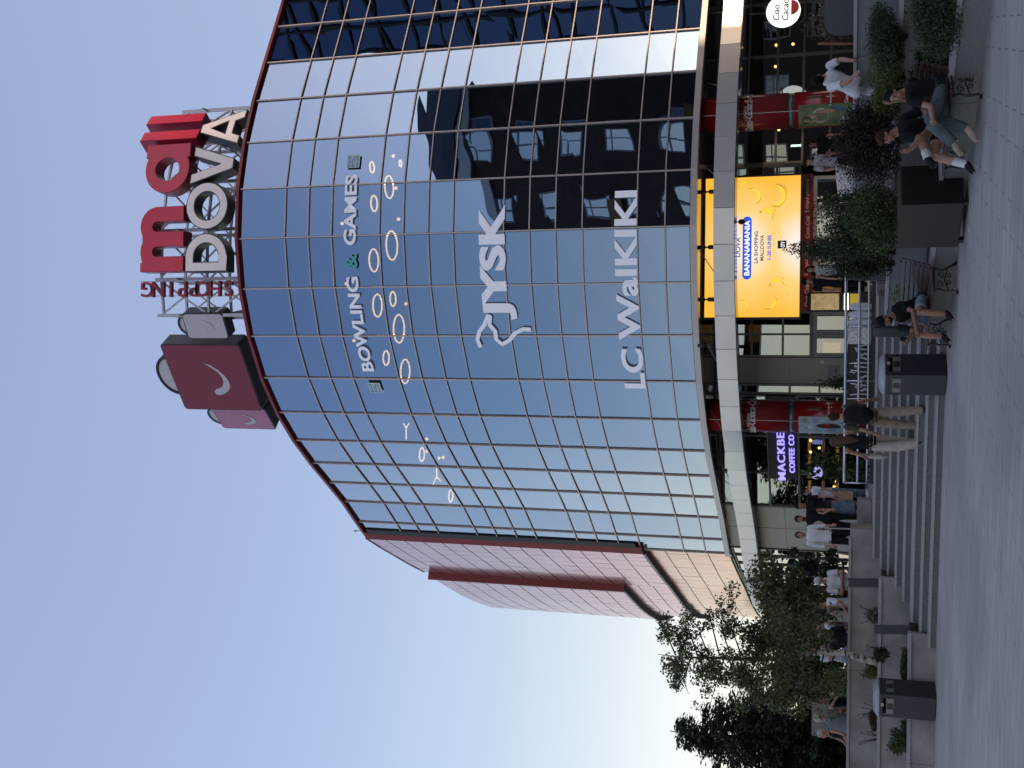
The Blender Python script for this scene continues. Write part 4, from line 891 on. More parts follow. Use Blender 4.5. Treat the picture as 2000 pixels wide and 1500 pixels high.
# ---------------------------------------------------------------- benches
mat('bench_wood', (.045, .022, .022), .4, var=.3, scale=5, coat=.2); mat('iron', (.012, .012, .013), .45)
def bench(label, loc, rz, L=1.55):
    t = thing('bench', label, 'bench', loc, rz, 'wooden benches with iron legs'); t.scale = (1, 1, .84)
    for i in range(5):
        b = MB(); b.box((0, .03 + i * .088, .435), (L, .07, .03)); b.build('seat_slat', M['bench_wood'], t, world=False, bevel=.006)
    for i in range(6):
        b = MB(); y = .46 + i * .025; z = .5 + i * .083; b.box((0, y, z), (L, .028, .066), rot=Matrix.Rotation(R(-17), 3, 'X')); b.build('back_slat', M['bench_wood'], t, world=False, bevel=.006)
    for s in (-1, 1):
        x = s * (L / 2 - .1); b = MB()
        b.tube([(x, .0, .0), (x, .04, .06), (x, .03, .2), (x, .07, .33), (x, .03, .41)], [.028, .016, .015, .016, .02], 7)
        b.tube([(x, .56, .0), (x, .5, .1), (x, .42, .25), (x, .46, .41), (x, .52, .7), (x, .61, .98)], [.028, .016, .016, .018, .016, .014], 7)
        b.tube([(x, .03, .41), (x, .25, .405), (x, .47, .41)], .016, 7); b.tube([(x, .05, .17), (x, .25, .23), (x, .45, .17)], .011, 6)
        for cy, cz, r, a0 in ((.16, .29, .065, 0), (.34, .29, .065, 180), (.2, .16, .05, 90), (.32, .15, .05, 90)):
            b.tube([(x, cy + r * (1 - .06 * i) * math.cos(R(a0 + i * 36)), cz + r * (1 - .06 * i) * math.sin(R(a0 + i * 36))) for i in range(13)], .009, 5)
        b.ball((x, .0, .02), (.03, .04, .02), 8, 5); b.ball((x, .56, .02), (.03, .04, .02), 8, 5)
        b.build('iron_leg', M['iron'], t, world=False)
BRZ = -math.atan2(.858, .514)
bc = Vector((3.74, 15.05, 0)) + AD * .78
bench('brown slatted bench with iron legs under the pair in black tops', (bc.x - .04, bc.y, 0), BRZ)
bc2 = al(5.75, -.62)
bench('brown slatted bench with iron legs under the man in shorts and cap', (bc2.x, bc2.y, 0), BRZ, 1.7)
# black box planter
t = thing('box_planter', 'big plain black box planter between the two benches', 'planter', (2.62, 17.3, 0), R(-59))
b = MB(); b.box((0, 0, .48), (.98, .72, .82)); b.build('body', mat('planter_black', (.005, .0055, .007), .5, var=.15, scale=6), t, world=False, bevel=.01)
for sx in (-1, 1):
    for sy in (-1, 1): b = MB(); b.box((sx * .42, sy * .28, .035), (.07, .07, .07)); b.build('foot', M['black'], t, world=False)
b = MB(); b.box((0, 0, .893), (.88, .62, .012)); b.build('soil', M['soil'], t, world=False)
t = thing('paper_scrap', 'white scrap of litter on the paving below the bench', 'litter', tuple(atz(934, 1868, .0))); b = MB(); b.ball((0, 0, .02), (.035, .03, .02), 7, 5); b.build('scrap', M['white_paint'], t, world=False)
for u, v, lab in ((1287, 1893, 'small cigarette end on paving below the right bench'), (1048, 1893, 'tiny white cigarette end beside the black planter')):
    p = atz(u, v, 0); b = MB(); b.tube([(p.x, p.y, .006), (p.x + .05, p.y + .02, .006)], .005, 6); tag(b.build('cigarette_end', M['white_paint']), lab, 'litter')
# granite parapet block by the right edge
gb = atY(1470, 1640, 20.6); t = thing('granite_block', 'dark speckled rounded granite block on the terrace at the far right', 'block', (gb.x + .28, 20.6, 1.08), R(-20)); b = MB(); vs, fs = shape_geo([rrect(1.3, .98, .24)], .2); b.add(frame(vs, (-.6, 0, 0), (1, 0, 0), (0, 0, 1)), fs); b.build('block', mat('granite_dark', (.05, .055, .065), .5, var=.5, scale=70, detail=5), t, world=False)
t = thing('wooden_post', 'thin rusty wooden post beside the speckled granite block', 'post', tuple(atY(1414, 1662, 20.9)), 0); t.location.z = 1.08; b = MB(); b.tube([(0, 0, 0), (.01, 0, .5), (.05, 0, 1.1)], [.03, .028, .022], 7); b.build('post', mat('rust_wood', (.2, .08, .04), .8), t, world=False)
# small tables by the shop doors
t = thing('draped_table', 'small table under a pale patterned cloth by the entrance doors', 'table', tuple(atY(1143, 1690, 26.5)), R(20)); t.location.z = 1.08
b = MB(); vs = [(-.42, -.3, .12), (.42, -.3, .12), (.42, .3, .12), (-.42, .3, .12), (-.34, -.26, .78), (.34, -.26, .86), (.34, .26, .86), (-.34, .26, .78)]
b.add(vs, [(0, 1, 5, 4), (1, 2, 6, 5), (2, 3, 7, 6), (3, 0, 4, 7), (4, 5, 6, 7)]); b.build('cloth', M['patterned'], t, world=False)
b = MB(); b.box((0, -.33, .36), (.9, .02, .03)); b.build('hem', mat('teal', (.02, .09, .09), .5), t, world=False)
b = MB()
for x in (-.3, .3): b.tube([(x, 0, 0), (x, 0, .7)], .02, 6)
b.build('legs', M['alu'], t, world=False)
t = thing('display_stand', 'lit stand of snacks in the doorway left of the screen edge', 'stand', tuple(atY(910, 1640, 30.5)), 0); t.location.z = 1.08
b = MB(); b.box((0, 0, .8), (.5, .3, 1.6)); b.build('case', M['black'], t, world=False)
b = MB(); b.box((0, -.157, 1.15), (.42, .01, .7)); b.build('poster', mat('snack_print', (.5, .38, .2), .5, var=.7, scale=9, emit=(.5, .35, .15), estr=.25), t, world=False)
b = MB(); b.box((0, -.16, .62), (.42, .02, .1)); b.build('light_strip', M['white_tube'], t, world=False)
b = MB(); b.box((0, -.158, .4), (.4, .012, .26)); b.build('lower_panel', mat('snack_yellow', (.5, .35, .04), .5, emit=(.5, .33, .03), estr=.3), t, world=False)
nb_ = thing('notice_board', 'grey notice board with a red strip on the beige wall', 'board', tuple(wp('B', kB(776), 2.05, .03))); b = MB(); slab(b, 'B', kB(787), kB(764), 1.86, 2.18, .012, .03); b.build('board', M['frame_grey'], nb_); b = MB(); slab(b, 'B', kB(780), kB(771), 1.95, 2.0, .031, .036); b.build('strip', M['banner_red'], nb_)
nb_ = thing('no_smoking_sign', 'round white no smoking sign on the beige wall', 'sign', tuple(wp('B', kB(793), 2.33, .03))); o_ = wp('B', kB(793), 2.33, .02); b = MB(); vs, fs = shape_geo([arc(0, 0, .08, .08, 0, 345, 23)], .004); b.add(frame(vs, o_, tB, Z3), fs); b.build('disc', M['white_paint'], nb_); b = MB(); vs, fs = shape_geo([arc(0, 0, .075, .075, 0, 345, 23), arc(0, 0, .06, .06, 0, 345, 23)], .004); b.add(frame([v + Vector((0, 0, .006)) for v in vs], o_, tB, Z3), fs); b.build('ring', M['banner_red'], nb_); b = MB(); b.bar(frame([Vector((-.05, .05, .012))], o_, tB, Z3)[0], frame([Vector((.05, -.05, .012))], o_, tB, Z3)[0], .012, .012); b.build('slash', M['banner_red'], nb_)
# ================================================================ plants
def leaf_mat(name, c, tr=.25, isl=.45):
    m = mat(name, c, .55, var=.2, scale=3, island=isl, spec=.3); b = m.node_tree.nodes['Principled BSDF']; return m
leaf_mat('leaf_birch', (.085, .105, .042)); leaf_mat('leaf_dark', (.03, .045, .017)); leaf_mat('leaf_mid', (.05, .075, .022)); leaf_mat('leaf_yellow', (.1, .125, .03)); leaf_mat('leaf_spruce', (.022, .032, .02)); leaf_mat('leaf_purple', (.022, .0125, .0095)); leaf_mat('leaf_grey', (.14, .155, .11)); leaf_mat('leaf_brown', (.07, .04, .022)); leaf_mat('leaf_juniper', (.04, .06, .025))
mat('bark', (.08, .065, .05), .9, var=.4, scale=14, bump=.6); mat('twig', (.05, .038, .03), .9)
m = mat('birch_bark', (.5, .46, .4), .7, var=.1); _n = m.node_tree; _tc = _n.nodes.new('ShaderNodeTexCoord'); _mp = _n.nodes.new('ShaderNodeMapping'); _mp.inputs['Scale'].default_value = (3, 3, 9); _ns = _n.nodes.new('ShaderNodeTexNoise'); _ns.inputs['Scale'].default_value = 2.2; _ns.inputs['Detail'].default_value = 4
_n.links.new(_tc.outputs['Object'], _mp.inputs[0]); _n.links.new(_mp.outputs[0], _ns.inputs[0]); _cr = _n.nodes.new('ShaderNodeValToRGB'); _cr.color_ramp.elements[0].position = .4; _cr.color_ramp.elements[0].color = (.03, .028, .026, 1); _cr.color_ramp.elements[1].position = .5; _cr.color_ramp.elements[1].color = (.42, .38, .33, 1)
_n.links.new(_ns.outputs[0], _cr.inputs[0]); _n.links.new(_cr.outputs[0], _n.nodes['Principled BSDF'].inputs['Base Color'])
def leaves_obj(name, C, size, m, parent, aspect=.6, up=0.3, axis=None, jit=.5, world=True):
    # C: (n,3) leaf centres; each leaf a bent two-triangle rhombus, random orientation
    C = np.asarray(C, float); n = len(C)
    d = rng.normal(size=(n, 3)) if axis is None else np.asarray(axis, float) + rng.normal(size=(n, 3)) * .25
    d /= np.linalg.norm(d, axis=1, keepdims=True) + 1e-9
    r = rng.normal(size=(n, 3)); r[:, 2] *= .5; s = np.cross(d, r); s /= np.linalg.norm(s, axis=1, keepdims=True) + 1e-9; nn = np.cross(d, s)
    L = size * (1 + jit * rng.uniform(-1, 1, (n, 1))); W_ = L * aspect * .5
    V = np.stack([C - d * L * .5, C + s * W_ + nn * L * .08, C + d * L * .5, C - s * W_ + nn * L * .08], 1).reshape(-1, 3)
    if parent is not None and world:
        inv = np.array(rootmat(parent).inverted()); V = V @ inv[:3, :3].T + inv[:3, 3]
    me = bpy.data.meshes.new(name); me.vertices.add(4 * n); me.vertices.foreach_set('co', V.ravel().astype(np.float32)); me.loops.add(4 * n); me.loops.foreach_set('vertex_index', np.arange(4 * n, dtype=np.int32)); me.polygons.add(n)
    me.polygons.foreach_set('loop_start', np.arange(0, 4 * n, 4, dtype=np.int32)); me.polygons.foreach_set('loop_total', np.full(n, 4, dtype=np.int32)); me.materials.append(m); me.update(calc_edges=True); me.validate()
    o = bpy.data.objects.new(name, me); COL.objects.link(o)
    if parent is not None: o.parent = parent
    return o
def blobs(cs, n, hollow=.55):
    cs = list(cs); vol = np.array([np.prod(c[1]) for c in cs]) ** .8; pk = rng.choice(len(cs), n, p=vol / vol.sum()); out = np.empty((n, 3))
    d = rng.normal(size=(n, 3)); d /= np.linalg.norm(d, axis=1, keepdims=True); r = rng.uniform(hollow, 1, (n, 1)) ** .7 * (1 + .12 * rng.normal(size=(n, 1)))
    for i in range(n): c, rad = cs[pk[i]]; out[i] = np.array(c) + d[i] * np.array(rad) * r[i]
    return out
def shrub(label, x, y, z, w_, h, lm, n, size, cat='shrub', name='shrub', nb=9, dp=None, stems=5, aspect=.5, seed=1, group=None):
    rr = random.Random(seed); t = thing(name, label, cat, (x, y, z), 0, group); cs = []; dp = dp or w_ * .8
    for k in range(nb):
        a = rr.uniform(0, 6.28); q = math.sqrt(rr.random()) * .62; f = rr.uniform(.25, .72); rad = rr.uniform(.24, .4) * (1.1 - q * .5)
        cs.append(((x + math.cos(a) * q * w_ / 2, y + math.sin(a) * q * dp / 2, z + h * f * (1 - q * .3)), (w_ * rad * .8, dp * rad * .8, h * rad)))
    P_ = blobs(cs, n, .35); P_ = P_[P_[:, 2] > z + .01]
    leaves_obj('foliage', P_, size, M[lm], t, aspect)
    b = MB()
    for k in range(stems):
        c = cs[k % nb][0]; b.tube([(x + rr.uniform(-.05, .05), y + rr.uniform(-.05, .05), z - .03), ((x + c[0]) / 2, (y + c[1]) / 2, z + h * .25), c], [.018, .012, .004], 5)
    b.build('stem', M['twig'], t); return t
def uvY(u, v, Y): return atY(u, v, Y)
# right hand beds
def sh(label, u, vb, vt, Y, wpx, lm, n, size, zb=None, **k):
    pb, pt = atY(u, vb, Y), atY(u, vt, Y); z = zb if zb is not None else pb.z; h = pt.z - z; d = pb.y * math.cos(TH) + (pb.z - EYE) * math.sin(TH)
    return shrub(label, pb.x, Y, z, wpx / F_PX * d, h, lm, n, size, **k)
sh('dense round dark green yew shrub in front of the red banner', 1068, 1700, 1562, 19.6, 150, 'leaf_dark', 10000, .045, zb=.86, seed=2, nb=14)
sh('bright mid green bushy yew lower shrub behind the black planter box', 1085, 1765, 1640, 18.7, 170, 'leaf_mid', 10000, .042, zb=.75, seed=3, nb=14)
sh('slender dark conifer whose tip stands before the yellow screen', 1008, 1715, 1510, 20.6, 62, 'leaf_dark', 6000, .042, zb=.86, seed=4, nb=10, dp=.5)
sh('dark green shrub left of the slender conifer beside the railing', 985, 1722, 1600, 20.9, 80, 'leaf_dark', 5000, .042, zb=.86, seed=5)
sh('dark purple barberry bush behind the pair on the bench', 1225, 1745, 1605, 17.5, 190, 'leaf_purple', 17000, .036, zb=.86, seed=6, nb=18)
sh('feathery pale green upright plant at the foot of the right column', 1268, 1690, 1612, 18.0, 70, 'leaf_grey', 900, .06, zb=1.0, seed=7, aspect=.25)
sh('olive green juniper on the middle wall below the white shirted man', 1345, 1752, 1682, 17.3, 190, 'leaf_yellow', 9000, .042, zb=.86, seed=8, nb=12, aspect=.3)
sh('dark juniper on the middle wall near the right picture edge', 1432, 1752, 1678, 16.6, 170, 'leaf_juniper', 9000, .045, zb=.86, seed=9, nb=12, aspect=.3)
sh('dark green juniper spilling over the lowest wall at the right edge', 1478, 1870, 1765, 14.6, 200, 'leaf_juniper', 12000, .042, zb=.3, seed=10, nb=14, aspect=.3)
sh('leafy green plant behind the backrest of the right bench', 1372, 1800, 1752, 16.2, 75, 'leaf_mid', 900, .07, zb=.3, seed=11)
sh('small green plant between the two seated people on the right', 1290, 1815, 1772, 16.9, 70, 'leaf_mid', 700, .06, zb=.3, seed=12)
sh('low moss green plant behind the empty end of the left bench', 925, 1760, 1728, 20.2, 75, 'leaf_yellow', 1100, .045, zb=.3, seed=13)
sh('low trailing green plant along the wall behind the black planter', 1100, 1775, 1745, 18.2, 180, 'leaf_yellow', 1500, .045, zb=.32, seed=14)
sh('reddish brown dry shrub below the round white shop sign', 1452, 1640, 1560, 21.3, 120, 'leaf_brown', 2600, .05, zb=1.08, seed=15)
for u, v, lab in ((1388, 1745, 'spiky yellow green grass tuft at the middle wall edge'), (1420, 1742, 'small yellow grass tuft near right edge of the middle wall')):
    p = atY(u, v, 16.6); t = thing('grass_tuft', lab, 'plant', (p.x, 16.6, .86)); b = MB()
    for k in range(16):
        a = k * .42; l = .16 + .1 * random.random(); b.tube([(0, 0, 0), (math.cos(a) * l * .4, math.sin(a) * l * .4, l * .7), (math.cos(a) * l, math.sin(a) * l, l * .75)], [.008, .006, .001], 4)
    b.build('blades', M['leaf_yellow'], t, world=False)
# potted plants by the shopfront
for u, v, wp_, vt, lab in ((1180, 1640, 40, 1600, 'dark leafy potted plant by the entrance doors'),):
    pass
sh('potted green bush in front of the beige wall panel', 752, 1655, 1598, 30.9, 46, 'leaf_dark', 900, .07, zb=1.08, seed=16)
sh('potted olive plant with broad leaves in front of the coffee window', 590, 1690, 1540, 30.5, 70, 'leaf_mid', 380, .2, zb=1.08, seed=17, aspect=.35)
# left hand beds
sh('round clipped dark shrub on the lower wall beside the birch', 222, 1736, 1700, 22.9, 40, 'leaf_dark', 1500, .04, zb=.8, seed=18)
sh('olive round shrub in the middle bed left of the birch trunk', 188, 1717, 1677, 24.1, 42, 'leaf_yellow', 1400, .04, zb=.9, seed=19)
sh('yellow green leafy bush on the top terrace left of the birch', 165, 1690, 1592, 25.6, 82, 'leaf_yellow', 2600, .06, zb=1.0, seed=20, nb=12)
sh('grey leaved perennial with dry stalks left of the stairs', 297, 1718, 1690, 24.2, 45, 'leaf_grey', 600, .05, zb=.9, seed=21)
sh('dark trailing groundcover on the lowest left wall', 195, 1779, 1757, 22.8, 100, 'leaf_dark', 1500, .05, zb=.4, seed=22)
sh('dry brown bush on the middle wall above the left litter bin', 92, 1718, 1690, 24.2, 50, 'leaf_brown', 1100, .04, zb=.9, seed=23)
sh('round olive shrub on the lowest wall in the left corner', 52, 1780, 1728, 22.8, 58, 'leaf_mid', 2000, .045, zb=.4, seed=24)
sh('small dark shrub at the wall foot beside the round olive one', 82, 1778, 1755, 22.85, 30, 'leaf_dark', 500, .05, zb=.4, seed=25)
for u, v, lab, s_ in ((60, 1716, 'dry leafless thistle on the middle left wall', 1), (297, 1700, 'dry dark stalks standing in the grey perennial', 2), (112, 1712, 'thin bare twig plant beside the dry brown bush', 3)):
    p = atY(u, v, 24.15); t = thing('dry_stalks', lab, 'plant', (p.x, 24.15, .9)); b = MB(); rr = random.Random(s_)
    for k in range(6):
        x = rr.uniform(-.12, .12); z = rr.uniform(.2, .42); b.tube([(x * .3, 0, 0), (x, 0, z * .6), (x * 1.6, rr.uniform(-.05, .05), z)], [.008, .007, .004], 5); b.ball((x * 1.6, 0, z), .014, 6, 4)
    b.build('stalks', M['twig'], t, world=False)
# trees
def tree(label, x, y, z, trunk, limbs, clumps, n, size, lm, bark, name='leafy_tree', aspect=.62, limb_m=None):
    t = thing(name, label, 'tree', (x, y, z)); b = MB()
    pts, rads = trunk; b.tube(pts, rads, 10); b.build('trunk', M[bark], t)
    for L_ in limbs:
        b = MB(); b.tube(L_[0], L_[1], 6); b.build('limb', M[limb_m or bark], t)
    leaves_obj('crown', blobs(clumps, n, .25), size, M[lm], t, aspect); return t
bx_, by_ = atz(205, 1716, .9).x, 23.9; rr = random.Random(11)
bb = atY(205, 1716, by_); tp = lambda u, v, dy=0: tuple(atY(u, v, by_ + dy))
trunk = ([(bb.x, by_, .85), tp(212, 1690), tp(224, 1650), tp(226, 1600), tp(218, 1540), tp(212, 1470), tp(215, 1400), tp(216, 1330), tp(222, 1285)], [.085, .075, .065, .055, .05, .042, .03, .018, .006])
limbs = []; clumps = []
for k in range(30):
    v = 1630 - k * 10.7; u0 = 220; sgn = 1 if k % 2 else -1; ln = rr.uniform(45, 120) * (1.0 if v > 1380 else .75); dv = rr.uniform(-30, 30)
    p0 = tp(u0, v); p1 = tp(u0 + sgn * ln * .6, v - 18, rr.uniform(-.5, .5)); p2 = tp(u0 + sgn * ln, v + dv, rr.uniform(-.8, .8)); limbs.append(([p0, p1, p2], [.018, .012, .004]))
    for q in range(5):
        f = rr.uniform(.35, 1.1); c = Vector(p0).lerp(Vector(p2), f); c.z += rr.uniform(-.22, .3); s = rr.uniform(.1, .22); clumps.append((tuple(c), (s * 1.2, s * 1.2, s)))
    if v < 1580:
        c = Vector(p0) + Vector((rr.uniform(-.2, .2), rr.uniform(-.5, -.1), rr.uniform(-.1, .2))); clumps.append((tuple(c), (.22, .2, .2)))
tree('slim birch with pale trunk growing from the middle left bed', bb.x, by_, .85, trunk, limbs, clumps, 17000, .058, 'leaf_birch', 'birch_bark', 'birch_tree', limb_m='twig')
t_ = None
def round_tree(label, u, vb, vt, Y, wpx, lm, n, size, seed, name='leafy_tree', zb=1.08, low=.25):
    rr = random.Random(seed); p = atY(u, vt, Y); x = p.x; h = p.z - zb; d = Y * .96; w_ = wpx / F_PX * d; limbs = []; cl = []
    for k in range(16):
        a = rr.uniform(0, 6.28); q = math.sqrt(rr.random()); f = rr.uniform(low, .92); c = Vector((x + math.cos(a) * q * w_ * .5, Y + math.sin(a) * q * w_ * .4, zb + h * f)); s = rr.uniform(.16, .3)
        limbs.append(([(x, Y, zb + h * f * .55), tuple((Vector((x, Y, zb + h * f * .75)) + c) / 2), tuple(c)], [.05, .03, .01])); cl.append((tuple(c), (w_ * s, w_ * s, h * s * .62)))
        for q2 in range(2):
            e = c + Vector((rr.gauss(0, .18) * w_, rr.gauss(0, .18) * w_, rr.gauss(0, .1) * h)); cl.append((tuple(e), (w_ * s * .5, w_ * s * .5, h * s * .35)))
    return tree(label, x, Y, zb, ([(x, Y, zb - .1), (x, Y, zb + h * .4), (x + .1, Y, zb + h * .85)], [.14, .1, .03]), limbs, cl, n, size, lm, 'bark', name)
round_tree('dense dark leafy tree behind the people sitting by the wall', 285, 1700, 1475, 29.5, 190, 'leaf_birch', 17000, .095, 31)
round_tree('mid green leafy tree between the spruce and the birch', 172, 1700, 1490, 28.5, 110, 'leaf_mid', 10000, .085, 32)
round_tree('low dark tree behind the bearded man and the birch leaves', 350, 1700, 1545, 33.0, 100, 'leaf_dark', 7000, .1, 33, low=.12)
# spruce
def spruce(label, u, vt, Y, wpx, seed, zb=1.08, n_w=26, lm='leaf_spruce'):
    rr = random.Random(seed); p = atY(u, vt, Y); x, H_ = p.x, p.z - zb; W_ = wpx / F_PX * Y * .96 / 2; t = thing('spruce_tree', label, 'tree', (x, Y, zb)); b = MB(); b.tube([(x, Y, zb - .1), (x, Y, zb + H_ * .6), (x, Y, zb + H_)], [.18, .09, .01], 8); b.build('trunk', M['bark'], t)
    C = []; AX = []; bl = MB()
    for k in range(n_w):
        f = .03 + .95 * k / n_w; R_ = W_ * (1 - f) ** .8 * rr.uniform(.8, 1.15) + .05
        for q in range(max(5, int(13 * (1 - f * .6)))):
            a = rr.uniform(0, 6.28); R2 = R_ * rr.uniform(.7, 1.1); z = zb + H_ * f; e = Vector((math.cos(a), math.sin(a), 0)); tip = Vector((x, Y, z)) + e * R2 + Z3 * (-.12 * R2 + .1)
            if q < 4: bl.tube([(x, Y, z + .05), tuple(tip)], [.02, .004], 4)
            m_ = int(20 + 80 * R2)
            for s in range(m_):
                g = rr.uniform(.15, 1.0); c = Vector((x, Y, z)).lerp(tip, g) + Vector((rr.gauss(0, .05), rr.gauss(0, .05), rr.gauss(-.05, .05))) * (1 + R2 * .4); C.append(tuple(c)); AX.append((e.x + rr.gauss(0, .5), e.y + rr.gauss(0, .5), rr.uniform(-.5, .25)))
    bl.build('boughs', M['bark'], t); leaves_obj('crown', C, .14, M[lm], t, .3, axis=AX); return t
spruce('tall dark spruce at the far left edge', 72, 1308, 31.5, 460, 41, n_w=36)
spruce('dark spruce half outside the left edge behind the other', -50, 1400, 33.5, 380, 42)
for i, (x, y, h, w_, lab) in enumerate(((-22, 62, 7, 9, 'distant dark tree far left behind the spruce'), (-15, 75, 6, 9, 'distant low tree behind the mall side wall'), (-31, 58, 8, 9, 'far dark tree outside the left edge'))):
    cl = [((x + rr.uniform(-.4, .4) * w_, y + rr.uniform(-.2, .2) * w_, 1 + h * rr.uniform(.25, .8)), (w_ * .22, w_ * .22, h * .2)) for _ in range(14)]
    tree(lab, x, y, 1, ([(x, y, 0), (x, y, h * .7)], [.2, .08]), [], cl, 2600, .35, 'leaf_dark', 'bark')
# ================================================================ people
SKIN = mat('skin', (.36, .2, .14), .5, var=.06, scale=12); SKIN2 = mat('skin_tan', (.3, .16, .105), .5, var=.06, scale=12)
LIP = mat('lip', (.28, .1, .085), .5); EYEM = mat('eye', (.03, .02, .018), .3)
def cloth(name, c, v=.18): return mat(name, c, .85, var=v, scale=9, bump=.25, bscale=22, spec=.25)
cloth('cl_black', (.0075, .0075, .009)); cloth('cl_white', (.62, .63, .66), .08); cloth('cl_olive', (.055, .058, .04)); cloth('cl_khaki', (.26, .21, .16)); cloth('cl_cream', (.42, .38, .33)); cloth('cl_jean', (.1, .14, .19), .3); cloth('cl_jean_light', (.24, .3, .38), .25); cloth('cl_jean_grey', (.085, .11, .115), .35); cloth('cl_beige', (.4, .37, .32), .15); cloth('cl_speckle', (.13, .13, .135)); cloth('cl_pale', (.5, .52, .56), .12); cloth('cl_pattern', (.32, .32, .34), .5)
M['cl_speckle'].node_tree.nodes['Noise Texture'].inputs['Scale'].default_value = 60
cloth('shoe_white', (.6, .6, .6), .05); cloth('shoe_black', (.015, .015, .016)); cloth('sock', (.65, .65, .66), .05); cloth('sandal', (.07, .045, .03))
mat('sole', (.62, .6, .57), .6); cloth('sneaker', (.36, .28, .22), .25)
mat('hair_dark', (.012, .01, .009), .8, var=.3, scale=40, spec=.08); mat('hair_brown', (.05, .025, .014), .8, var=.35, scale=40, spec=.08); mat('hair_mid', (.085, .052, .034), .75, var=.3, scale=40, spec=.1); mat('hair_grey', (.36, .34, .31), .6, var=.2, scale=40); mat('hair_blond', (.3, .22, .14), .5, var=.2, scale=40)
def V3(x): return Vector(x)
def yawv(yaw): return Vector((math.sin(R(yaw)), math.cos(R(yaw)), 0)), Vector((math.cos(R(yaw)), -math.sin(R(yaw)), 0))
def ringtube(b, rings, n=14):                            # rings: (centre, x axis, y axis, rx, ry)
    vs = []; fs = []
    for c, ax, ay, rx, ry in rings:
        for k in range(n): a = 2 * math.pi * k / n; vs.append(c + ax * (rx * math.cos(a)) + ay * (ry * math.sin(a)))
    m = len(rings)
    for i in range(m - 1):
        for k in range(n): fs.append((i * n + k, i * n + (k + 1) % n, (i + 1) * n + (k + 1) % n, (i + 1) * n + k))
    fs.append(tuple(range(n - 1, -1, -1))); fs.append(tuple((m - 1) * n + k for k in range(n))); b.add(vs, fs, True)
def lerp_path(a, c, ra, rc, n=9, bulge=0.0):
    return [a.lerp(c, i / (n - 1)) for i in range(n)], [ra + (rc - ra) * i / (n - 1) + bulge * math.sin(math.pi * i / (n - 1)) for i in range(n)]
def person(label, J, O, root, group=None, vox=.0115, s=1.0):
    t = thing('person', label, 'person', tuple(root), 0, group)
    prim = MB(); ML = []; 
    def use(m):
        if m not in ML: ML.append(m)
        prim.cur = ML.index(m)
    sk = O.get('skin', SKIN); top, bot, shoe = M[O['top']], M[O['bot']], M[O.get('shoe', 'shoe_white')]
    pel, nk, hd = J['pel'], J['nk'], J['hd']; fw = J['fwd'].normalized(); up = (nk - pel).normalized(); rt = J.get('rt') or (J['sr'] - J['sl']); rt = (rt - up * rt.dot(up)).normalized(); ft = rt.cross(up) * -1
    if ft.dot(fw) < 0: ft = -ft
    W_ = O.get('build', 1.0) * s; sh_w = (J['sr'] - J['sl']).length / 2
    H_ = (nk - pel).length
    # legs
    bk = O.get('legs', 'pants')
    for sd_ in 'lr':
        h, k, a, toe = J['h' + sd_], J['k' + sd_], J['a' + sd_], J['t' + sd_]
        if bk == 'pants':
            lo = O.get('loose', 1.0); use(bot); p, r = lerp_path(h, k, .092 * W_, .066 * W_ * lo, 9); prim.tube(p, r, 12); p, r = lerp_path(k, a + (k - a).normalized() * .03, .066 * W_ * lo, .052 * W_ * lo, 9, .004); prim.tube(p, r, 12)
        else:
            use(sk); p, r = lerp_path(h, k, .078 * W_, .052 * W_, 9); prim.tube(p, r, 12); prim.ball(k, .054 * W_, 10, 7); p, r = lerp_path(k, a, .05 * W_, .034 * W_, 11, .012 * W_); prim.tube(p, r, 12)
            use(bot)
            if bk == 'shorts': e = h.lerp(k, O.get('short_len', .72)); p, r = lerp_path(h, e, .096 * W_, .09 * W_, 7); prim.tube(p, r, 12)
        d = (toe - a); 
        fdir = Vector((d.x, d.y, d.z)).normalized(); 
        if O.get('sock') and bk != 'pants':
            use(M[O['sock']]); e = a.lerp(k, .36); p, r = lerp_path(a, e, .054 * s, .06 * s, 9); prim.tube(p, r, 10)
        use(shoe); heel = a - fdir * .06 * s; prim.tube([heel, a.lerp(toe, .3) , a.lerp(toe, .7) + Vector((0, 0, -.008)), toe], [.04 * s, .048 * s, .044 * s, .026 * s], 10)
        prim.ball(a, .046 * s, 8, 6)
        dn = Vector((0, 0, -1)); dn = (dn - fdir * dn.dot(fdir)); dn = dn.normalized() if dn.length > .1 else Vector((0, 0, -1))
        use(M[O.get('sole', 'sole')]); prim.tube([heel + dn * .036 * s, toe + dn * .026 * s], [.026 * s, .022 * s], 8)
    if bk == 'skirt':
        use(bot); e = (J['kl'] + J['kr']) / 2; c0 = pel + up * .06; c1 = pel.lerp(e, O.get('skirt_len', .9)); ringtube(prim, [(c0.lerp(c1, i / 8), rt, ft, (.135 + .05 * i / 8) * W_, (.1 + .05 * i / 8) * W_) for i in range(9)])
    # torso
    use(bot); ringtube(prim, [(pel - up * .09 * s, rt, ft, .1 * W_, .085 * W_), (pel - up * .03 * s, rt, ft, .158 * W_, .112 * W_), (pel + up * .06 * s, rt, ft, .15 * W_, .105 * W_)])
    prim.ball(J['hl'], .09 * W_, 10, 7); prim.ball(J['hr'], .09 * W_, 10, 7)
    use(top); b0 = O.get('hem', -.13); gut = O.get('gut', 0.0); lean = J.get('bend', Vector((0, 0, 0)))
    prof = [(b0, .172 + gut * .5, .126 + gut), (.02, .162 + gut * .6, .118 + gut), (.18, .138 + gut * .7, .108 + gut), (.4, .138 + gut * .4, .108 + gut * .7), (.62, .152, .116), (.8, .158, .108), (.92, sh_w / W_ * .82, .085), (.985, sh_w / W_ * .5, .066), (1.02, .062, .058)]
    ringtube(prim, [(pel + up * (H_ * f) + lean * math.sin(math.pi * min(max(f, 0), 1)), rt, ft, a * W_, c * W_) for f, a, c in prof], 18)
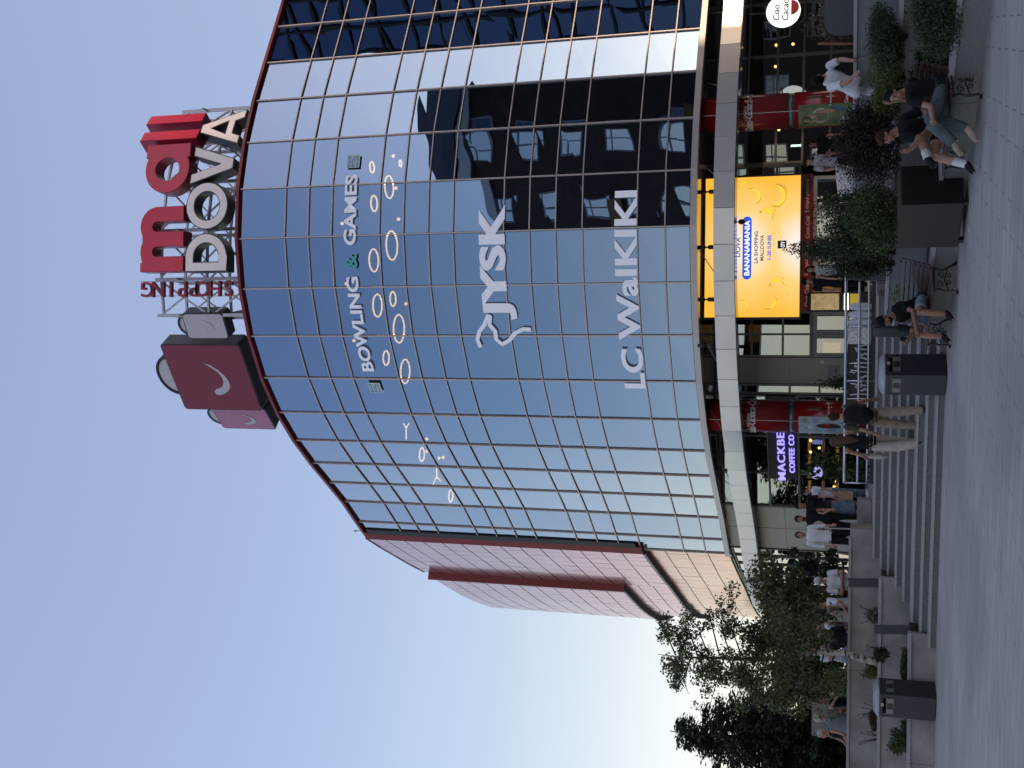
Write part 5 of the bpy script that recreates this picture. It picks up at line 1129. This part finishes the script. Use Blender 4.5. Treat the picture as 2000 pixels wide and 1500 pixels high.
    if O.get('bust'):
        for sg in (-1, 1): prim.ball(pel + up * H_ * .68 + ft * .085 * W_ + rt * sg * .07 * W_, (.062 * W_,) * 3, 8, 6)
    # arms
    for sd_ in 'lr':
        S_, E_, Wr = J['s' + sd_], J['e' + sd_], J['w' + sd_]; sv = O.get('sleeve', 'short')
        use(sk if sv == 'none' else top); prim.ball(S_, .062 * W_, 10, 7)
        use(sk); p, r = lerp_path(S_, E_, .046 * W_, .038 * W_, 9); prim.tube(p, r, 10); prim.ball(E_, .039 * W_, 8, 6); p, r = lerp_path(E_, Wr, .039 * W_, .026 * W_, 9, .004); prim.tube(p, r, 10)
        if sv == 'short': use(top); p, r = lerp_path(S_, S_.lerp(E_, O.get('slen', .62)), .064 * W_, .06 * W_, 7); prim.tube(p, r, 12)
        if sv == 'long': use(top); p, r = lerp_path(S_, E_, .062 * W_, .052 * W_, 7); prim.tube(p, r, 10); p, r = lerp_path(E_, E_.lerp(Wr, O.get('slen', .92)), .052 * W_, .042 * W_, 7); prim.tube(p, r, 10)
        use(sk); hdv = J.get('hand' + sd_) or (Wr - E_).normalized(); hdv = hdv.normalized(); sp_ = hdv.cross(ft if abs(hdv.dot(ft)) < .9 else up).normalized(); pn = hdv.cross(sp_)
        prim.tube([Wr, Wr + hdv * .04 * s, Wr + hdv * .088 * s], [.026 * s, .032 * s, .034 * s], 8); cu = O.get('curl', .5)
        for i, (o_, L_) in enumerate(((-.03, .062), (-.01, .075), (.01, .07), (.029, .055))):
            q0 = Wr + hdv * .08 * s + sp_ * o_ * s; q1 = q0 + (hdv + pn * .25 * cu).normalized() * L_ * .5 * s; q2 = q1 + (hdv + pn * 1.1 * cu).normalized() * L_ * .5 * s; prim.tube([q0, q1, q2], [.011 * s, .0095 * s, .008 * s], 6)
        q0 = Wr + hdv * .025 * s - sp_ * .026 * s; prim.tube([q0, q0 + (hdv - sp_ * .8).normalized() * .035 * s, q0 + (hdv - sp_ * .8).normalized() * .035 * s + (hdv + pn * .5).normalized() * .03 * s], [.013 * s, .011 * s, .008 * s], 6)
    # neck, head, face
    fc = J.get('face', fw).normalized(); hu = (hd - nk).normalized(); hu = (hu + Vector((0, 0, .9))).normalized(); fc = (fc - hu * fc.dot(hu)).normalized(); hr_ = fc.cross(hu)
    rot = Matrix((hr_, fc, hu)).transposed()
    use(sk); p, r = lerp_path(nk - up * .05, hd - hu * .05 * s - fc * .01, .062 * s, .052 * s, 6); prim.tube(p, r, 12)
    prim.ball(hd + hu * .022 * s - fc * .006, (.074 * s, .092 * s, .094 * s), 16, 12, rot); prim.ball(hd - hu * .048 * s + fc * .024 * s, (.056 * s, .066 * s, .066 * s), 14, 10, rot); prim.ball(hd - hu * .092 * s + fc * .058 * s, (.024 * s, .02 * s, .018 * s), 8, 6, rot)
    prim.tube([hd + hu * .02 * s + fc * .082 * s, hd - hu * .022 * s + fc * .106 * s, hd - hu * .03 * s + fc * .09 * s], [.009 * s, .015 * s, .013 * s], 7)
    for sg in (-1, 1): prim.ball(hd + hr_ * sg * .075 * s - hu * .005 * s - fc * .008 * s, (.01 * s, .02 * s, .03 * s), 8, 6, rot)
    if O.get('beard'):
        use(M[O['beard']]); prim.ball(hd - hu * .07 * s + fc * .03 * s, (.058 * s, .064 * s, .05 * s), 12, 9, rot)
    me = bpy.data.meshes.new('b'); me.from_pydata([tuple(v) for v in prim.v], [], prim.f); o = bpy.data.objects.new('b', me); COL.objects.link(o)
    md = o.modifiers.new('r', 'REMESH'); md.mode = 'VOXEL'; md.voxel_size = vox; md.use_smooth_shade = True
    sm = o.modifiers.new('s', 'SMOOTH'); sm.factor = .45; sm.iterations = 2
    dg = bpy.context.evaluated_depsgraph_get(); me2 = bpy.data.meshes.new_from_object(o.evaluated_get(dg)); bpy.data.objects.remove(o); bpy.data.meshes.remove(me)
    # materials by the nearest source surface
    PV = np.array([tuple(v) for v in prim.v]); pts = []; idx = []
    for i, f in enumerate(prim.f):
        if len(f) == 4:
            q = PV[list(f)]
            for a_ in (.12, .5, .88):
                for b_ in (.12, .5, .88): pts.append((q[0] * (1 - a_) + q[1] * a_) * (1 - b_) + (q[3] * (1 - a_) + q[2] * a_) * b_); idx.append(i)
        else: pts.append(PV[list(f)].mean(0)); idx.append(i)
    kd = kdtree.KDTree(len(pts))
    for p_, i in zip(pts, idx): kd.insert(p_, i)
    kd.balance(); ex = [LIP, EYEM, M[O.get('hairm', 'hair_dark')]]; base = len(ML); mi = np.zeros(len(me2.polygons), dtype=np.int32)
    for pi, p in enumerate(me2.polygons):
        c = p.center; _, i, _ = kd.find(c); m_ = prim.m[i]
        d = c - hd
        if d.length < .16 * s:
            x, y, z = d.dot(hr_) / s, d.dot(fc) / s, d.dot(hu) / s
            if y > .04:
                if abs(abs(x) - .031) < .013 and abs(z - .014) < .007: m_ = base + 1
                elif abs(abs(x) - .031) < .019 and abs(z - .036) < .005: m_ = base + 2
                elif abs(x) < .024 and abs(z + .056) < .007: m_ = base
        mi[pi] = m_
    for m_ in ML + ex: me2.materials.append(m_)
    me2.polygons.foreach_set('material_index', mi); me2.polygons.foreach_set('use_smooth', np.ones(len(mi), dtype=bool)); me2.transform(Matrix.Translation(-t.location)); me2.update()
    me2.name = 'body'; bo = bpy.data.objects.new('body', me2); COL.objects.link(bo); bo.parent = t
    hs = O.get('hair', 'short')
    if hs != 'bald':
        b = MB(); hm = M[O.get('hairm', 'hair_dark')]
        b.ball(hd + hu * .04 * s - fc * .02 * s, (.083 * s, .096 * s, .09 * s), 18, 12, rot)
        if hs in ('short', 'cap'): b.ball(hd - hu * .0 * s - fc * .045 * s, (.076 * s, .062 * s, .085 * s), 14, 10, rot); b.ball(hd + hu * .085 * s + fc * .045 * s, (.06 * s, .045 * s, .03 * s), 12, 8, rot)
        if hs == 'fringe': b.ball(hd - hu * .0 * s - fc * .045 * s, (.08 * s, .066 * s, .09 * s), 14, 10, rot); b.ball(hd + hu * .07 * s + fc * .06 * s, (.068 * s, .04 * s, .045 * s), 12, 8, rot)
        if hs == 'long':
            ln = O.get('hlen', .3)
            b.tube([hd + hu * .03 * s - fc * .05 * s, hd - hu * .08 * s - fc * .075 * s, nk - fc * .085 * s - up * .02, nk - fc * .11 * s - up * ln * .6, nk - fc * .1 * s - up * ln], [.075 * s, .078 * s, .075 * s, .06 * s, .025 * s], 12)
            for sg in (-1, 1): b.tube([hd + hu * .05 * s + hr_ * sg * .06 * s, hd - hu * .06 * s + hr_ * sg * .078 * s - fc * .015, hd - hu * .15 * s + hr_ * sg * .07 * s - fc * .02], [.03 * s, .03 * s, .016 * s], 8)
        if hs == 'bun': b.ball(hd + hu * .09 * s - fc * .08 * s, .045 * s, 10, 8)
        if hs == 'tail': b.ball(hd - fc * .05 * s, (.074 * s, .06 * s, .08 * s), 12, 9, rot); b.tube([hd - fc * .1 * s + hu * .03 * s, hd - fc * .14 * s - hu * .06 * s, nk - fc * .12 * s - up * .1], [.028 * s, .034 * s, .012 * s], 8)
        b.build('hair', hm, t)
    if hs == 'cap' or O.get('cap'):
        b = MB(); b.ball(hd + hu * .055 * s - fc * .012 * s, (.089 * s, .106 * s, .088 * s), 18, 12, rot); b.tube([hd + hu * .06 * s + fc * .06 * s + hr_ * -.05 * s, hd + hu * .055 * s + fc * .15 * s, hd + hu * .06 * s + fc * .06 * s + hr_ * .05 * s], [.016, .016, .016], 6); b.build('cap', M[O.get('cap', 'cl_black')], t)
    return t
def stand(x, y, z, h, yaw, armL=None, armR=None, stride=0.0, lean=0.0, face=None, wide=.09):
    s = h / 1.72; f, r = yawv(yaw); P = lambda a, b_, c: Vector((x, y, z)) + (r * a + f * b_ + Z3 * c) * s
    ln = lambda c: lean * max(0, c - .92)
    J = dict(fwd=f, face=yawv(face)[0] if face is not None else f, pel=P(0, 0, .95), nk=P(0, ln(1.46), 1.46), hd=P(0, ln(1.6) + .02, 1.605))
    for sg, k in ((-1, 'l'), (1, 'r')):
        st_ = stride * sg
        J['h' + k] = P(sg * .085, 0, .91); J['k' + k] = P(sg * .1, st_ * .5 + .02, .5 + abs(st_) * .02); J['a' + k] = P(sg * wide * 1.1, st_ - (.0 if st_ >= 0 else .05), .085 + (.1 * max(0, -st_) if stride else 0)); J['t' + k] = P(sg * wide * 1.4, st_ + .15 - (0 if st_ >= 0 else .05), .045 + (.0 if st_ >= 0 else .0))
        J['s' + k] = P(sg * .185, ln(1.41), 1.405)
        arm = (armL if k == 'l' else armR)
        if arm is None: e, w_ = (sg * .235, ln(1.12) - .02, 1.13), (sg * .25, ln(.9) + .06, .89)
        else: e, w_ = arm; e = (sg * e[0], e[1], e[2]); w_ = (sg * w_[0], w_[1], w_[2])
        J['e' + k] = P(*e); J['w' + k] = P(*w_)
    return J
def sit(x, y, zseat, h, yaw, lean=.05, arms=None, face=None, foot_z=None, knee_out=.11, head=0.0):
    s = h / 1.72; f, r = yawv(yaw); P = lambda a, b_, c: Vector((x, y, zseat)) + (r * a + f * b_ + Z3 * c) * s
    J = dict(fwd=f, face=yawv(face)[0] if face is not None else f, pel=P(0, 0, .1), nk=P(0, lean, .63), hd=P(0, lean + .03 + head, .775))
    zf = (foot_z - zseat) / s if foot_z is not None else -.43
    for sg, k in ((-1, 'l'), (1, 'r')):
        J['h' + k] = P(sg * .085, .02, .08); J['k' + k] = P(sg * knee_out, .45, .1); J['a' + k] = P(sg * .11, .47, zf + .09); J['t' + k] = P(sg * .13, .63, zf + .05); J['s' + k] = P(sg * .185, lean - .01, .575)
        e, w_ = arms if arms else ((.23, .1, .32), (.14, .33, .2)); J['e' + k] = P(sg * e[0], e[1] + lean * .5, e[2]); J['w' + k] = P(sg * w_[0], w_[1], w_[2])
    return J
def pj(Y0, **kw): return {k: atY(v[0], v[1], Y0 + v[2]) for k, v in kw.items()}
PZ = 1.08
# --- pair on the right bench (joints measured from their outlines)
J = pj(15.38, pel=(1330, 1837, .0), nk=(1321, 1768, .02), hd=(1313, 1747, -.02), sl=(1304, 1779, -.2), sr=(1342, 1780, .12), el=(1292, 1818, -.3), wl=(1270, 1822, -.4), er=(1312, 1806, .3), wr=(1303, 1746, .12),
       hl=(1322, 1840, -.1), hr=(1338, 1841, .05), kl=(1262, 1818, -.28), al=(1217, 1866, -.3), tl=(1196, 1876, -.34), kr=(1262, 1842, -.05), ar=(1246, 1893, -.3), tr=(1224, 1907, -.42))
J['fwd'] = Vector((-.75, -.65, 0)); J['face'] = Vector((-.62, -.78, -.12)); J['handr'] = Vector((-.2, -.1, .95))
person('woman in black tee and grey jeans on the bench touching her forehead', J, dict(top='cl_black', bot='cl_jean_grey', loose=1.35, shoe='sneaker', hair='tail', hairm='hair_dark', bust=True, sleeve='short', build=1.02), atz(1290, 1915, 0), vox=.009, s=.97)
J = pj(15.92, pel=(1254, 1836, .1), nk=(1244, 1753, .0), hd=(1232, 1729, -.06), sl=(1232, 1768, -.22), sr=(1268, 1766, .14), el=(1230, 1798, -.35), wl=(1208, 1778, -.42), er=(1288, 1806, .1), wr=(1266, 1818, -.2),
       hl=(1246, 1840, -.08), hr=(1262, 1842, .08), kr=(1230, 1800, -.3), ar=(1190, 1812, -.42), tr=(1172, 1824, -.46), kl=(1196, 1822, -.34), al=(1179, 1888, -.5), tl=(1163, 1899, -.62))
J['fwd'] = Vector((-.78, -.62, 0)); J['face'] = Vector((-.85, -.4, -.35)); J['handl'] = Vector((-.3, -.3, .75))
person('young man in black tee, shorts and white socks on the right bench', J, dict(top='cl_black', bot='cl_black', legs='shorts', short_len=.55, sock='sock', shoe='shoe_black', hair='fringe', hairm='hair_brown', sleeve='short', slen=.8, build=1.12), atz(1190, 1900, 0), vox=.009, s=1.0)
J = pj(18.9, pel=(906, 1800, .12), nk=(884, 1746, -.08), hd=(873, 1727, -.16), sl=(860, 1758, -.1), sr=(904, 1757, -.02), el=(853, 1788, -.22), wl=(838, 1774, -.4), er=(893, 1783, -.2), wr=(856, 1790, -.42),
       hl=(896, 1803, .06), hr=(914, 1802, .08), kl=(847, 1795, -.34), al=(842, 1843, -.36), tl=(832, 1852, -.5), kr=(890, 1797, -.36), ar=(887, 1850, -.4), tr=(876, 1858, -.54))
J['fwd'] = Vector((-.42, -.9, 0)); J['face'] = Vector((-.45, -.85, -.3))
person('man in black printed tee, light denim shorts and black cap on left bench', J, dict(top='cl_black', bot='cl_jean_light', legs='shorts', short_len=.72, shoe='shoe_black', hair='short', cap='cl_black', hairm='hair_dark', beard='hair_dark', sleeve='short', slen=.7, skin=SKIN2), atz(865, 1858, 0), vox=.009, s=1.0)
t = thing('mobile_phone', 'dark phone in the hand of the man on the left bench', 'phone', tuple(atY(837, 1768, 18.42)), R(20)); b = MB(); b.box((0, 0, .02), (.07, .012, .14), rot=Matrix.Rotation(R(35), 3, 'X')); b.build('case', M['black_gloss'], t, world=False)
# --- walking couple on the stairs
p = atz(678, 1826, .2)
J = stand(p.x, 21.6, .17, 1.76, -14, armL=((.24, -.04, 1.12), (.27, .1, .92)), armR=((.28, .0, 1.17), (.36, .16, .98)), stride=-.16)
man = person('man with backpack walking up the stairs in olive tee and khaki trousers', J, dict(top='cl_olive', bot='cl_khaki', loose=1.3, shoe='shoe_black', sole='shoe_black', hair='short', hairm='hair_brown', slen=.75), (p.x, 21.6, .17))
bp_ = Vector((p.x, 21.6, .17)); f, r = yawv(-14); t = thing('backpack', 'black backpack on the man walking up the stairs', 'backpack', tuple(bp_ + Z3 * 1.2 - f * .2)); b = MB(); rot = Matrix((r, f, Z3)).transposed(); c = bp_ + Z3 * 1.24 - f * .2; b.ball(c, (.18, .12, .27), 16, 12, rot); b.build('bag', M['cl_black'], t)
b = MB(); b.ball(c - f * .08 - Z3 * .08, (.13, .07, .14), 12, 9, rot); b.build('front_pocket', M['cl_black'], t); b = MB()
for sg in (-1, 1): b.tube([c + r * sg * .1 + Z3 * .2 + f * .06, c + r * sg * .11 + Z3 * .24 + f * .16, c + r * sg * .13 + Z3 * .12 + f * .31], .022, 6)
b.build('strap', M['cl_black'], t)
p = atz(632, 1800, .3); J = stand(p.x, 22.0, .22, 1.69, -28, stride=.2, armR=((.24, -.05, 1.12), (.24, .12, .95)), armL=((.22, .1, 1.13), (.16, .3, 1.08)))
person('long haired woman in black top and cream trousers walking up the stairs', J, dict(top='cl_black', bot='cl_cream', loose=1.55, shoe='shoe_black', hair='long', hlen=.28, hairm='hair_mid', sleeve='none', build=.92), (p.x, 22.0, .22))
t = thing('shoulder_bag', 'cream shoulder bag beside the long haired woman on the stairs', 'bag', (p.x - .26, 22.0, 1.0)); b = MB(); b.ball((p.x - .25, 22.08, 1.06), (.06, .15, .19), 12, 9); b.build('bag', M['cl_cream'], t); b = MB(); b.tube([(p.x - .25, 21.98, 1.2), (p.x - .17, 21.97, 1.46), (p.x - .24, 22.18, 1.2)], .012, 6); b.build('strap', M['cl_cream'], t)
# --- group standing at the top of the stairs
def sp_at(u, Y): return atz(u, 1690, 1.2).x * 0 + atY(u, 1690, Y).x
def st_person(label, u, Y, h, yaw, O, **k):
    x = sp_at(u, Y); return person(label, stand(x, Y, PZ, h, yaw, **k), O, (x, Y, PZ), None, .0125, h / 1.72)
st_person('woman in white top and wide jeans with paper bag at stair top', 537, 28.8, 1.62, -120, dict(top='cl_white', bot='cl_jean', loose=1.3, hair='bun', hairm='hair_dark', build=.9, bust=True), armL=((.2, .02, 1.12), (.2, .1, .88)))
x = sp_at(528, 28.4); t = thing('paper_bag', 'brown paper carrier bag hanging from the hand of the woman in white', 'bag', (x, 28.4, 1.5)); b = MB(); b.box((x, 28.45, 1.66), (.26, .12, .36), R(15)); b.build('bag', mat('kraft', (.3, .22, .15), .8, var=.1), t); b = MB(); b.tube([(x - .06, 28.45, 1.83), (x, 28.45, 1.96), (x + .06, 28.45, 1.83)], .008, 5); b.build('handle', M['white_paint'], t)
st_person('woman in black printed tee and long denim skirt at stair top', 507, 28.3, 1.75, 172, dict(top='cl_black', bot='cl_jean', legs='skirt', skirt_len=1.35, hair='fringe', hairm='hair_dark', bust=True, slen=.75), armR=((.22, .02, 1.14), (.12, .16, .98)))
st_person('bearded man dressed all in black between two women at stair top', 481, 28.2, 1.74, 182, dict(top='cl_black', bot='cl_black', hair='short', hairm='hair_dark', beard='hair_dark', shoe='sandal', skin=SKIN2, build=1.05, slen=.6))
st_person('woman in loose white shirt and black trousers at stair top', 449, 27.6, 1.7, 168, dict(top='cl_white', bot='cl_black', loose=1.25, hair='tail', hairm='hair_brown', shoe='sandal', sleeve='long', slen=.45, build=1.02), armL=((.24, .02, 1.12), (.25, .12, .9)))
x = sp_at(470, 27.9); t = thing('handbag', 'small beige handbag on the shoulder of the woman in white shirt', 'bag', (x, 27.9, 2.2)); b = MB(); b.ball((x + .02, 27.75, 2.24), (.1, .05, .14), 12, 8); b.build('bag', M['cl_beige'], t); b = MB(); b.tube([(x - .02, 27.72, 2.36), (x - .06, 27.65, 2.5), (x + .05, 27.74, 2.36)], .01, 5); b.build('strap', M['cl_beige'], t)
# --- people sitting behind the left wall
def si_person(label, u, vtop, Y, yaw, O, zs=None, h=1.7, **k):
    x = sp_at(u, Y); zt = atY(u, vtop, Y).z; s = h / 1.72; zs = zt - (.775 + .115) * s; sa = dict(foot_z=zs - .45); sa.update(k)
    o = person(label, sit(x, Y, zs, h, yaw, **sa), O, (x, Y, zs), None, .0125, s)
    return o, (x, Y, zs)
ledge = thing('stone_ledge', 'long low stone ledge behind the top left wall used as a seat', 'ledge', (-5.2, 26.6, 1.08)); b = MB(); b.box((-5.6, 26.75, 1.24), (6.2, .55, .3)); b.build('block', M['concrete'], ledge)
si_person('grey bearded man in white cap with crossed arms behind the left wall', 361, 1592, 26.5, 178, dict(top='cl_pale', bot='cl_black', hair='short', hairm='hair_grey', cap='cl_pale', beard='hair_grey', skin=SKIN2, gut=.04, build=1.1, slen=.7), arms=((.25, .12, .3), (-.03, .27, .3)), h=1.72)
si_person('dark haired person in white tee leaning left of the bearded man', 322, 1592, 26.5, 230, dict(top='cl_white', bot='cl_black', hair='short', hairm='hair_brown', slen=.75), lean=.1)
si_person('woman in beige top with long dark hair seen from behind', 292, 1592, 26.35, 15, dict(top='cl_beige', bot='cl_jean', hair='long', hlen=.2, hairm='hair_dark', sleeve='none', build=.95))
si_person('balding man in white tee and light jeans behind the left wall', 277, 1589, 26.8, 250, dict(top='cl_white', bot='cl_jean_light', hair='bald', hairm='hair_grey', slen=.8))
si_person('blond person in black top with back turned behind the left wall', 246, 1598, 26.2, 20, dict(top='cl_black', bot='cl_black', hair='fringe', hairm='hair_blond', sleeve='long', build=1.15), lean=.12)
si_person('person in pale blue top sitting behind the birch trunk', 214, 1580, 26.9, 120, dict(top='cl_pale', bot='cl_jean_light', hair='short', hairm='hair_brown', slen=.7), arms=((.24, .1, .36), (.1, .2, .5)))
si_person('person with bare arms half hidden by the yellow green bush', 128, 1596, 26.9, 200, dict(top='cl_black', bot='cl_black', hair='short', hairm='hair_mid', sleeve='none'), arms=((.25, .1, .4), (.1, .2, .5)))
si_person('older woman leaning on the speckled shirt man in the left corner', 66, 1597, 26.35, 235, dict(top='cl_black', bot='cl_black', hair='short', hairm='hair_grey', sleeve='none'))
si_person('broad man in grey speckled shirt seen from behind in left corner', 82, 1590, 26.0, 25, dict(top='cl_speckle', bot='cl_black', hair='short', hairm='hair_grey', build=1.28, gut=.05, slen=.75, skin=SKIN2), lean=.1)
t = thing('metal_cabinet', 'flat grey metal board standing behind the speckled shirt man', 'board', tuple(atY(90, 1660, 27.4))); t.location.z = 1.08; x = t.location.x; b = MB(); b.box((x, 27.4, 1.75), (.78, .06, 1.2)); b.build('board', M['alu_dark'], t); b = MB()
for sx in (-.34, .34): b.ball((x + sx, 27.36, 2.28), .018, 8, 6)
b.build('bolts', M['black'], t)
# --- people by the doors and on the right terrace
st_person('dark haired person in black tee standing by the snack stand', 952, 29.4, 1.68, 172, dict(top='cl_black', bot='cl_black', hair='short', cap='cl_black', hairm='hair_dark', build=1.05))
st_person('woman with long dark hair in pink brown top by the doors', 975, 29.0, 1.6, 190, dict(top='cl_pattern', bot='cl_black', hair='long', hlen=.3, hairm='hair_dark', sleeve='none', build=.9))
st_person('woman in patterned white top with dark bob behind the barberry', 1186, 28.6, 1.66, 150, dict(top='cl_pattern', bot='cl_black', hair='fringe', hairm='hair_dark', bust=True, slen=.7))
st_person('woman with dark hair standing behind the barberry near the red column', 1222, 30.2, 1.64, 200, dict(top='cl_black', bot='cl_black', hair='long', hlen=.15, hairm='hair_dark'))
J = pj(19.6, pel=(1330, 1668, .1), nk=(1352, 1612, .1), hd=(1345, 1598, .0), sl=(1330, 1622, -.1), sr=(1372, 1620, .1), el=(1338, 1652, -.3), wl=(1352, 1668, -.4), er=(1384, 1642, .0), wr=(1382, 1664, -.3),
       hl=(1320, 1672, 0), hr=(1345, 1672, .1), kl=(1340, 1690, -.5), al=(1338, 1735, -.4), tl=(1340, 1742, -.6), kr=(1372, 1690, -.4), ar=(1370, 1735, -.3), tr=(1380, 1742, -.5))
J = {k: (v + Vector((0, .6, 0)) if k[0] in 'kat' else v) for k, v in J.items()}
J['fwd'] = Vector((.8, .5, 0)); J['face'] = Vector((.5, .8, -.5))
person('man in white tee and white trousers bent over behind the granite wall', J, dict(top='cl_white', bot='cl_white', hair='short', hairm='hair_dark', build=1.1, slen=.75), atY(1345, 1690, 19.8), vox=.0125, s=1.0)
# ================================================================ buildings behind the viewer (seen mirrored in the glass)
mat('brick_dark', (.06, .034, .026), .8, var=.25, scale=2); mat('roof_dark', (.03, .032, .036), .6); mat('win_frame', (.3, .3, .32), .5); mat('balcony_ochre', (.22, .11, .03), .6)
glass('far_glass', (.7, .66, .62), (.05, .05, .06), .92, wav=0); glass('tower_glass', (.16, .2, .32), (.02, .02, .03), .55, wav=0)
BA, BB_ = Vector((10.5, -21, 0)), Vector((47.5, 12, 0)); bd = (BB_ - BA).normalized(); bn_ = Vector((-bd.y, bd.x, 0)); LB_ = (BB_ - BA).length
bk = thing('brick_building', 'dark brick apartment block with rows of windows mirrored in the right side of the glass', 'building', tuple((BA + BB_) / 2))
b = MB(); b.prism([BA.xy, BB_.xy, (BB_ - bn_ * 14).xy, (BA - bn_ * 14).xy], 0, 25.5); b.build('wall', M['brick_dark'], bk)
b = MB(); q = [BA + bd * 9.5 + bn_ * .6, BB_ + bd * .5 + bn_ * .6, BB_ + bd * .5 - bn_ * 14.5, BA + bd * 9.5 - bn_ * 14.5]; q2 = [BA + bd * 11.5 - bn_ * 3, BB_ - bd * 2.2 - bn_ * 2.5, BB_ - bd * 2.2 - bn_ * 11, BA + bd * 11.5 - bn_ * 11]
b.add([p + Z3 * 25.5 for p in q] + [p + Z3 * 28.6 for p in q2], [(0, 1, 5, 4), (1, 2, 6, 5), (2, 3, 7, 6), (3, 0, 4, 7), (4, 5, 6, 7), (3, 2, 1, 0)]); b.build('roof', M['roof_dark'], bk)
b = MB(); b.prism([(BA + bn_ * .5).xy, (BB_ + bn_ * .5).xy, BB_.xy, BA.xy], 24.8, 25.4); b.build('cornice', M['sill'], bk)
for i in range(12):
    for r_ in range(8):
        if r_ == 0 and i % 2: continue
        c = BA + bd * (2.2 + i * (LB_ - 4.4) / 11) + Z3 * (2.6 + r_ * 2.95); b = MB()
        for sx in (-.85, 0, .85): b.bar(c + bd * sx + bn_ * .03, c + bd * sx + Z3 * 1.55 + bn_ * .03, .09, .1, up=bn_)
        for z in (0, 1.1, 1.55): b.bar(c - bd * .9 + Z3 * z + bn_ * .03, c + bd * .9 + Z3 * z + bn_ * .03, .1, .09)
        wo = b.build('window', M['win_frame'], bk); b = MB(); b.quad(c - bd * .85 + bn_ * .02, c + bd * .85 + bn_ * .02, c + bd * .85 + bn_ * .02 + Z3 * 1.55, c - bd * .85 + bn_ * .02 + Z3 * 1.55); b.build('pane', M['far_glass'], wo)
        if (i * 3 + r_ * 5) % 7 == 0: b = MB(); b.bar(c - bd * 1.0 - Z3 * .55 + bn_ * .4, c + bd * 1.0 - Z3 * .55 + bn_ * .4, .7, .8); b.build('balcony', M['balcony_ochre'], bk)
tb = thing('office_tower', 'dark blue glass office tower mirrored in the rightmost panes', 'building', (37, 31, 0))
b = MB(); b.box((37.2, 30.6, 19), (14, 17, 38)); b.build('glass_wall', M['tower_glass'], tb)
b = MB()
for k in range(13): b.box((30.12, 22.15 + k * 1.4, 19), (.2, .12, 38))
for k in range(24): b.box((30.13, 30.6, 1 + k * 1.6), (.16, 17, .12))
for k in range(9): b.bar((30.1, 22.2, 2 + k * 4.2), (30.1, 39, 6.5 + k * 4.2), .1, .12)
b.build('grid_frame', M['black'], tb)
for i, (x, y, h, w_, lab) in enumerate(((-9, -22, 9, 7, 'tree behind the viewer mirrored low in the left glass'), (-17, -14, 7, 6, 'round tree behind the viewer further to the left'))):
    rr = random.Random(60 + i); cl = [((x + rr.uniform(-.4, .4) * w_, y + rr.uniform(-.3, .3) * w_, h * rr.uniform(.3, .85)), (w_ * .2, w_ * .2, h * .15)) for _ in range(14)]
    tree(lab, x, y, 0, ([(x, y, 0), (x, y, h * .7)], [.2, .06]), [], cl, 2200, .3, 'leaf_dark', 'bark')
